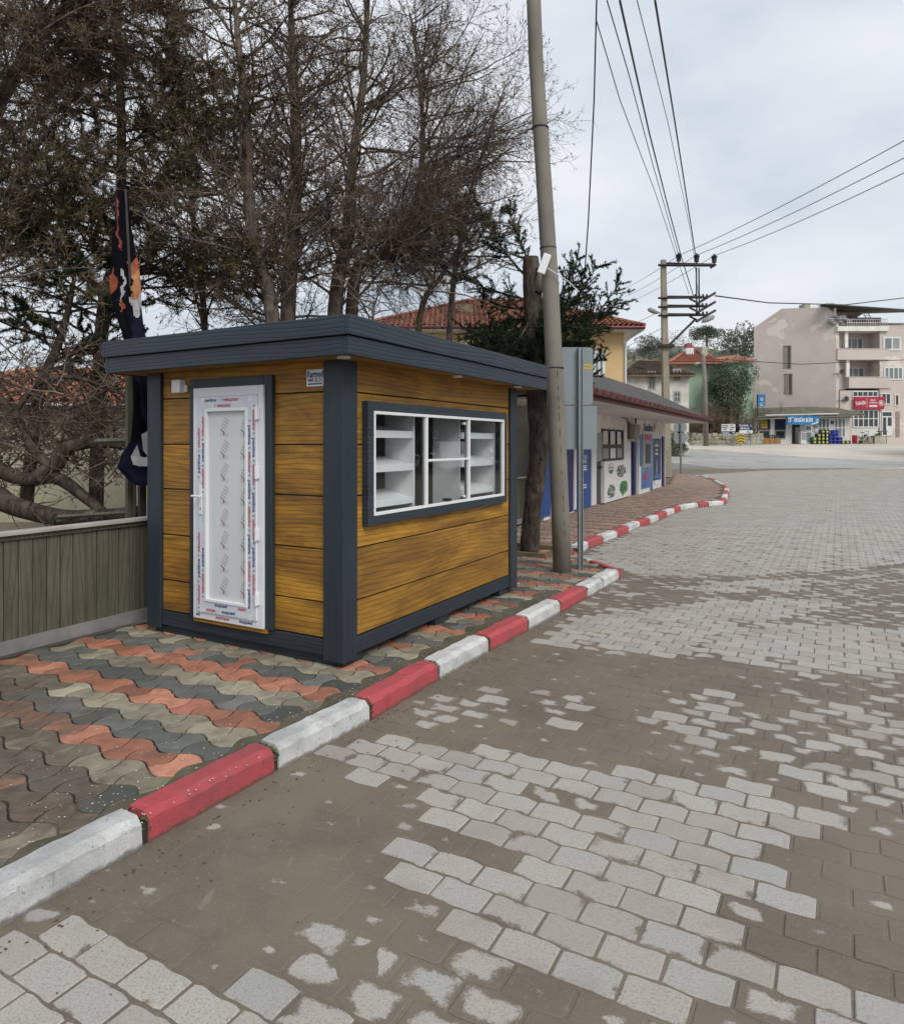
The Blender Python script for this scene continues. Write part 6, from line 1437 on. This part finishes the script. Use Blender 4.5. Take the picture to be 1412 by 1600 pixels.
# balconies
def balcony(u0, u1, vt, vb, d=1.5, par=pk):
    b = MB(); b.box(kx(u0), kx(u1), -.12, 1.499, kz(vb), kz(vb)+.16); b.box(kx(u0), kx(u1), -.12, -.0, kz(vb)+.161, kz(vt)); b.box(kx(u0), kx(u0)+.12, .001, 1.45, kz(vb)+.161, kz(vt)); b.box(kx(u1)-.12, kx(u1), .001, 1.45, kz(vb)+.161, kz(vt)); b.box(kx(u0)-.02, kx(u1)+.02, -.15, .02, kz(vt)+.001, kz(vt)+.05); return b.build('balcony', M_pk, par)
balcony(1307, 1388, 545.5, 562); balcony(1325, 1390, 589.5, 606.5)
b = MB(); b.box(kx(1306), kx(1386), -.25, 1.499, kz(517.5), kz(510)); b.build('terrace_slab', M_shopw, pk)
for (u, a, c_) in ((1320.5,543,516),(1322.5,589,561)): MB().box(kx(u), kx(u+5), .05, .32, kz(a), kz(c_)).build('column', M_shopw, pk)
MB().box(.36, kx(1326), .5, 1.499, kz(608), kz(516)).build('side_return', M_pk, pk)
window(pk, kx(1326), kx(1363), kz(543.5), kz(523.5), 1.47, M_pwhite, [M_winglass2], 4, .12); window(pk, kx(1328), kx(1365), kz(588), kz(571), 1.47, M_pwhite, [M_winglass2], 4, .12)
window(pk, kx(1379), kx(1407), kz(547.5), kz(526), -.02, M_pwhite, [M_winglass2, M_ltgrey], 2, .16); window(pk, kx(1380.5), kx(1410), kz(593.5), kz(573), -.02, M_pwhite, [M_winglass2], 4, .12)
MB().tube([(kx(1373), -.02, kz(500)), (kx(1373), -.02, .2)], .06, 6).build('downpipe', M_slot, pk)
for (a, b, c_) in ((0,1,.5),): pass
rl = MB(); z0_, z1_ = kz(509.5), kz(499)
for k in range(18): xx = kx(1322)+(kx(1384)-kx(1322))*k/17; rl.tube([(xx,-.15,z0_),(xx,-.15,z1_)], .025, 4)
for z in (z1_, (z0_+z1_)/2): rl.tube([(kx(1322),-.15,z),(kx(1384),-.15,z)], .03, 4)
rl.build('railing', M_pwhite, pk)
ld = MB(); 
for xo in (0,.45): ld.tube([(kx(1364)+xo,.3,kz(508)),(kx(1356)+xo,.9,kz(484))], .04, 4)
for k in range(6): t = (k+.5)/6; a = Vector((kx(1364),.3,kz(508))).lerp(Vector((kx(1356),.9,kz(484))), t); ld.tube([tuple(a), tuple(a+Vector((.45,0,0)))], .03, 4)
ld = ld.build('ladder', M_pwhite); ld.location = pk.location; tag(ld, 'pale ladder leaning on the roof terrace of the pink block', 'ladder')
sk = MB()
for k in range(26): 
    c = (kx(1296)+R2_.uniform(0,2.0), -.05+R2_.uniform(-.1,.4), kz(506)+R2_.uniform(0,.7)); sk.sphere(c, (.30,.2,.12), 0, 7, 4)
sk = sk.build('sack_pile', mat('white_sacking', (.42,.42,.42), (.25,.25,.26), 3, .9, .3), kind='stuff'); sk.location = pk.location; tag(sk, 'heap of white sacks at the left end of the roof terrace', 'sacks')
MB().tube([(kx(1305),.1,kz(497)),(kx(1305),.1,kz(481))], .12, 8).build('terrace_post', M_shopw, pk)
# ground floor
MB().box(kx(1329), kx(1380), -.006, -.0, kz(689), kz(668)).build('dado', M_ew, pk)
window(pk, kx(1331), kx(1371), kz(620), kz(611), -.03, M_pwhite, [M_winglass], 5, .08)
window(pk, kx(1332), kx(1372), kz(668), kz(640), -.03, M_pwhite, [M_winglass], 5, .10, nh=1)
window(pk, kx(1376), kx(1391), kz(632), kz(614), -.03, M_shopw, [M_winglass], 2, .08); window(pk, kx(1397), kx(1404), kz(634), kz(616), -.03, M_shopw, [M_winglass], 1, .08)
dd = MB().box(kx(1377), kx(1393), -.06, -.031, .7, kz(642)).build('shop_door', M_pwhite, pk); MB().box(kx(1378.5), kx(1383.5), -.07, -.061, .8, kz(652)).build('pane', M_winglass, dd); MB().box(kx(1386), kx(1392), -.07, -.061, 1.6, kz(652)).build('pane', M_winglass, dd); MB().box(kx(1378), kx(1392), -.07, -.061, kz(650), kz(644)).build('pane', M_winglass, dd)
MB().box(kx(1399), kx(1405), -.05, -.02, .6, kz(643)).build('side_door', M_slot, pk)
M_bann = mat('crimson_banner', (.40,.018,.05), (.34,.014,.04), 1, .5, 0)
bn_ = MB().box(kx(1332), kx(1378.5), -.28, -.14, kz(639.5), kz(620.5)).build('name_board', M_bann, pk); tt = MB()
def ktext(t, u, v_, s_, rot=0, sq=1.0):
    vv, f = text_geo(t, s_, .03, sq); a = math.radians(rot); tt.mesh(vv, f, frame((kx(u), -.286, kz(v_)), (math.cos(a),0,math.sin(a)), (-math.sin(a),0,math.cos(a))))
ktext('Tellioğlu', 1341.5, 630, .42, 10, .62); ktext('EMLAK', 1360.5, 625.5, .19, 0, .8); ktext('GAYRİMENKUL', 1361, 629.5, .18, 0, .62); 
tt.box(kx(1355), kx(1367), -.287, -.283, kz(636), kz(633)); tt.box(kx(1351), kx(1351.5), -.287, -.283, kz(637), kz(622.5))
rg = MB(); ring(tt, (kx(1373.5), -.286, kz(630)), .24, .03, 16); tt.sphere((kx(1373.5), -.286, kz(630)), (.12,.01,.14)); tt.build('lettering', M_pwhite, bn_)
# dishes
for (u, v_, lbl) in ((1313,583,'satellite dish on the pink block beside the middle balcony'), (1320,625,'satellite dish low on the pink block above the corner shop roof')):
    o = empty('satellite_dish', tuple(Vector((kx(u), -.05, kz(v_))) + Vector(pk.location)), 0, lbl, 'satellite dish')
    pts = []; m = MB(); vv = []; ff = []; 
    for i in range(4):
        for k in range(12): a = 2*math.pi*k/12; r_2 = .24*(i+.3)/3.3; vv.append((r_2*math.cos(a), -.25+.22*(r_2/.36)**2*-1+.2, .1+r_2*math.sin(a)))
    for i in range(3):
        for k in range(12): ff.append((i*12+k, i*12+(k+1)%12, (i+1)*12+(k+1)%12, (i+1)*12+k))
    m.mesh(vv, ff); m.build('dish', M_dkgrey, o); MB().tube([(0,0,0),(0,-.1,.1),(-.1,-.5,-.15)], .02, 5).tube([(-.8,0,-.1),(0,0,0),(.3,0,-.1)], .02, 5).build('arm', M_iron, o)
# ------------------------------------------------------------------ vegetation far
far_tree('umbrella_pine', 'round umbrella pine standing alone on the hill skyline', 1104, 500, 553, 150, 6.4, M_far_g, 2600, 3, flat=.55, leaf=.16)
for i, (u, v0, v1, Y, w, m, lbl) in enumerate(((1015,520,570,130,7.5,M_far_g2,'grey-green conifer left of the power pole on the hill'), (990,540,575,140,8,M_far_b,'bare brownish tree at the left end of the hill'),
    (1048,516,575,140,10,M_far_b,'bare grey tree on the hill just right of the power pole'), (1075,520,575,145,10,M_far_b,'bare grey tree on the hill left of the umbrella pine'), (1052,545,585,120,10,M_far_g2,'low green tree on the slope below the bare trees'),
    (1163,506,580,110,9,M_far_g,'dark green tree against the left edge of the pink block'), (1140,522,590,120,10,M_far_g2,'mid green tree on the hill between umbrella pine and pink block'), (1128,540,600,115,8,M_far_b,'brown twiggy tree under the umbrella pine'), (1090,545,590,125,9,M_far_b,'brown bushy tree behind the red roofs'), (968,545,590,150,9,M_far_g2,'pale green tree behind the yellow house corner'))):
    far_tree('hill_tree', lbl, u, v0, v1, Y, w, m, 900 if m is M_far_b else 3400, 10+i, leaf=.11 if m is M_far_b else .13)
big = empty('conifer_tree', (P(1136,640,58.5)[0], 58.5, 1.5), 0, 'big dark conifer in front of the green house beside the street lamp', 'tree')
MB().tube([(0,0,-.5),(0,0,6)], [.3,.1], 8).build('trunk', M_bark_d, big)
foliage(big, (.5,0,4.9), (2.0,1.5,2.9), 12000, .06, M_far_g, 31, 40); foliage(big, (-.5,.2,4.2), (1.3,1.3,1.8), 4500, .055, M_far_g, 32, 20, 'lower_boughs')
sd_ = empty('dark_bush', (P(1052,690,45)[0], 45, .8), 0, 'dark green bush between the shop corner and the round sign discs', 'bush'); foliage(sd_, (.1,0,.9), (.9,.8,1.1), 2500, .05, M_far_g, 41, 20)
S_ = Segs(); tips = []; CB = [dict(n=5, w=.28, up=.05, dens=7, t0=.1, ang=(25,60), lr=.55, rr=.5, rm=.014), dict(n=4, w=.3, up=.04, dens=5, t0=.1, ang=(25,60), lr=.55, rr=.6, rm=.011), dict(n=3, w=.3, up=.0)]
bsh = empty('leafless_thicket', (P(1125,690,57)[0], 57.2, 1.5), 0, 'leafless brown thicket above the rubble wall under the dark conifer', 'bush')
for k in range(75): branch(S_, tips, Vector((R_.uniform(-3.0,3.0), R_.uniform(-.6,1.2), R_.uniform(-.2,1.2))), Vector((R_.uniform(-.5,.5), R_.uniform(-.3,.3), 1)), R_.uniform(1.3,2.8), .035, 0, CB)
A = np.array(S_.a); V, Fc = seg_mesh(A, 3); np_mesh('twigs', V, Fc, mat('thicket_twig', (.26,.205,.16), (.12,.09,.07), 1.2, .9, 0, space='pos'), bsh, kind='stuff'); needles_on(bsh, A, 9000, .09, .05, mat('thicket_leaf', (.19,.155,.06), (.10,.085,.035), 1, .9, 0, space='pos'), .03, name='dry_leaves', spread=1.5)
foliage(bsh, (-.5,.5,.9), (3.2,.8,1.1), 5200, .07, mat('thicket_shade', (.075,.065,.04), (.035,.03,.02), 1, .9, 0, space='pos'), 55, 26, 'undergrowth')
S_ = Segs()
pb = empty('bare_shrub', at(1196, 61.5), 0, 'pale leafless shrub in front of the blank pink wall behind the corner shop roof', 'shrub')
for k in range(16): branch(S_, tips, Vector((R_.uniform(-1.2,1.6), 0, R_.uniform(.5,2.4))), Vector((R_.uniform(-.5,.5), 0, 1)), R_.uniform(1.5,2.8), .03, 0, [dict(CB[0], dens=3), CB[2]])
A = np.array(S_.a); V, Fc = seg_mesh(A, 3); np_mesh('twigs', V, Fc, M_twig_l, pb, kind='stuff')
# added dark hedge stands in for tree shade behind the fence
hg = empty('shade_hedge', S(12.0, 7.0, 0), ANG, 'dark hedge added to stand in for tree shade behind the bamboo post', 'hedge'); foliage(hg, (-.6,0,1.5), (2.2,.7,1.5), 12000, .05, M_need_d, 61, 40)
# white van parked across the square (seen only in the kiosk glass)
vn = empty('parked_van', (28.5, 23.5, 0), math.radians(205), 'white van parked across the square, mirrored in the kiosk window', 'van')
prof_ = [(-2.3,.35),(2.2,.35),(2.3,.9),(1.6,1.05),(.9,1.75),(-2.1,1.8),(-2.35,1.0)]
MB().mesh([(p[0],-.85,p[1]) for p in prof_]+[(p[0],.85,p[1]) for p in prof_], [tuple(range(7)), tuple(range(13,6,-1))]+[(i,7+i,7+(i+1)%7,(i+1)%7) for i in range(7)]).build('body', M_white, vn, bevel=.06)
for xx in (-1.5,1.5):
    for yy in (-.8,.62): MB().tube([(xx,yy,.33),(xx,yy+.18,.33)], .33, 16).build('wheel', M_black, vn)
for yy in (-.86,.855): MB().box(-1.9,.8,yy,yy+.005,1.15,1.6).build('side_window', M_winglass, vn)
MB().box(-2.33,-2.2,-.7,.7,1.15,1.6).build('rear_window', M_winglass, vn)
for i, (x, y, w_) in enumerate(((34,12,7),(36,20,8),(35,30,8),(37,40,9))):
    o = empty('square_tree', (x, y, 0), 0, ('dark tree nearest the camera side across the square','dark tree second from the near side across the square','dark tree third from the near side across the square','dark tree farthest across the square')[i], 'tree', 'trees across the square')
    MB().tube([(0,0,0),(0,0,4)], [.2,.12], 8).build('trunk', M_bark_d, o); foliage(o, (0,0,4.0), (w_*.75,w_*.75,4.2), 5000, .3, M_far_g, 70+i, 40)
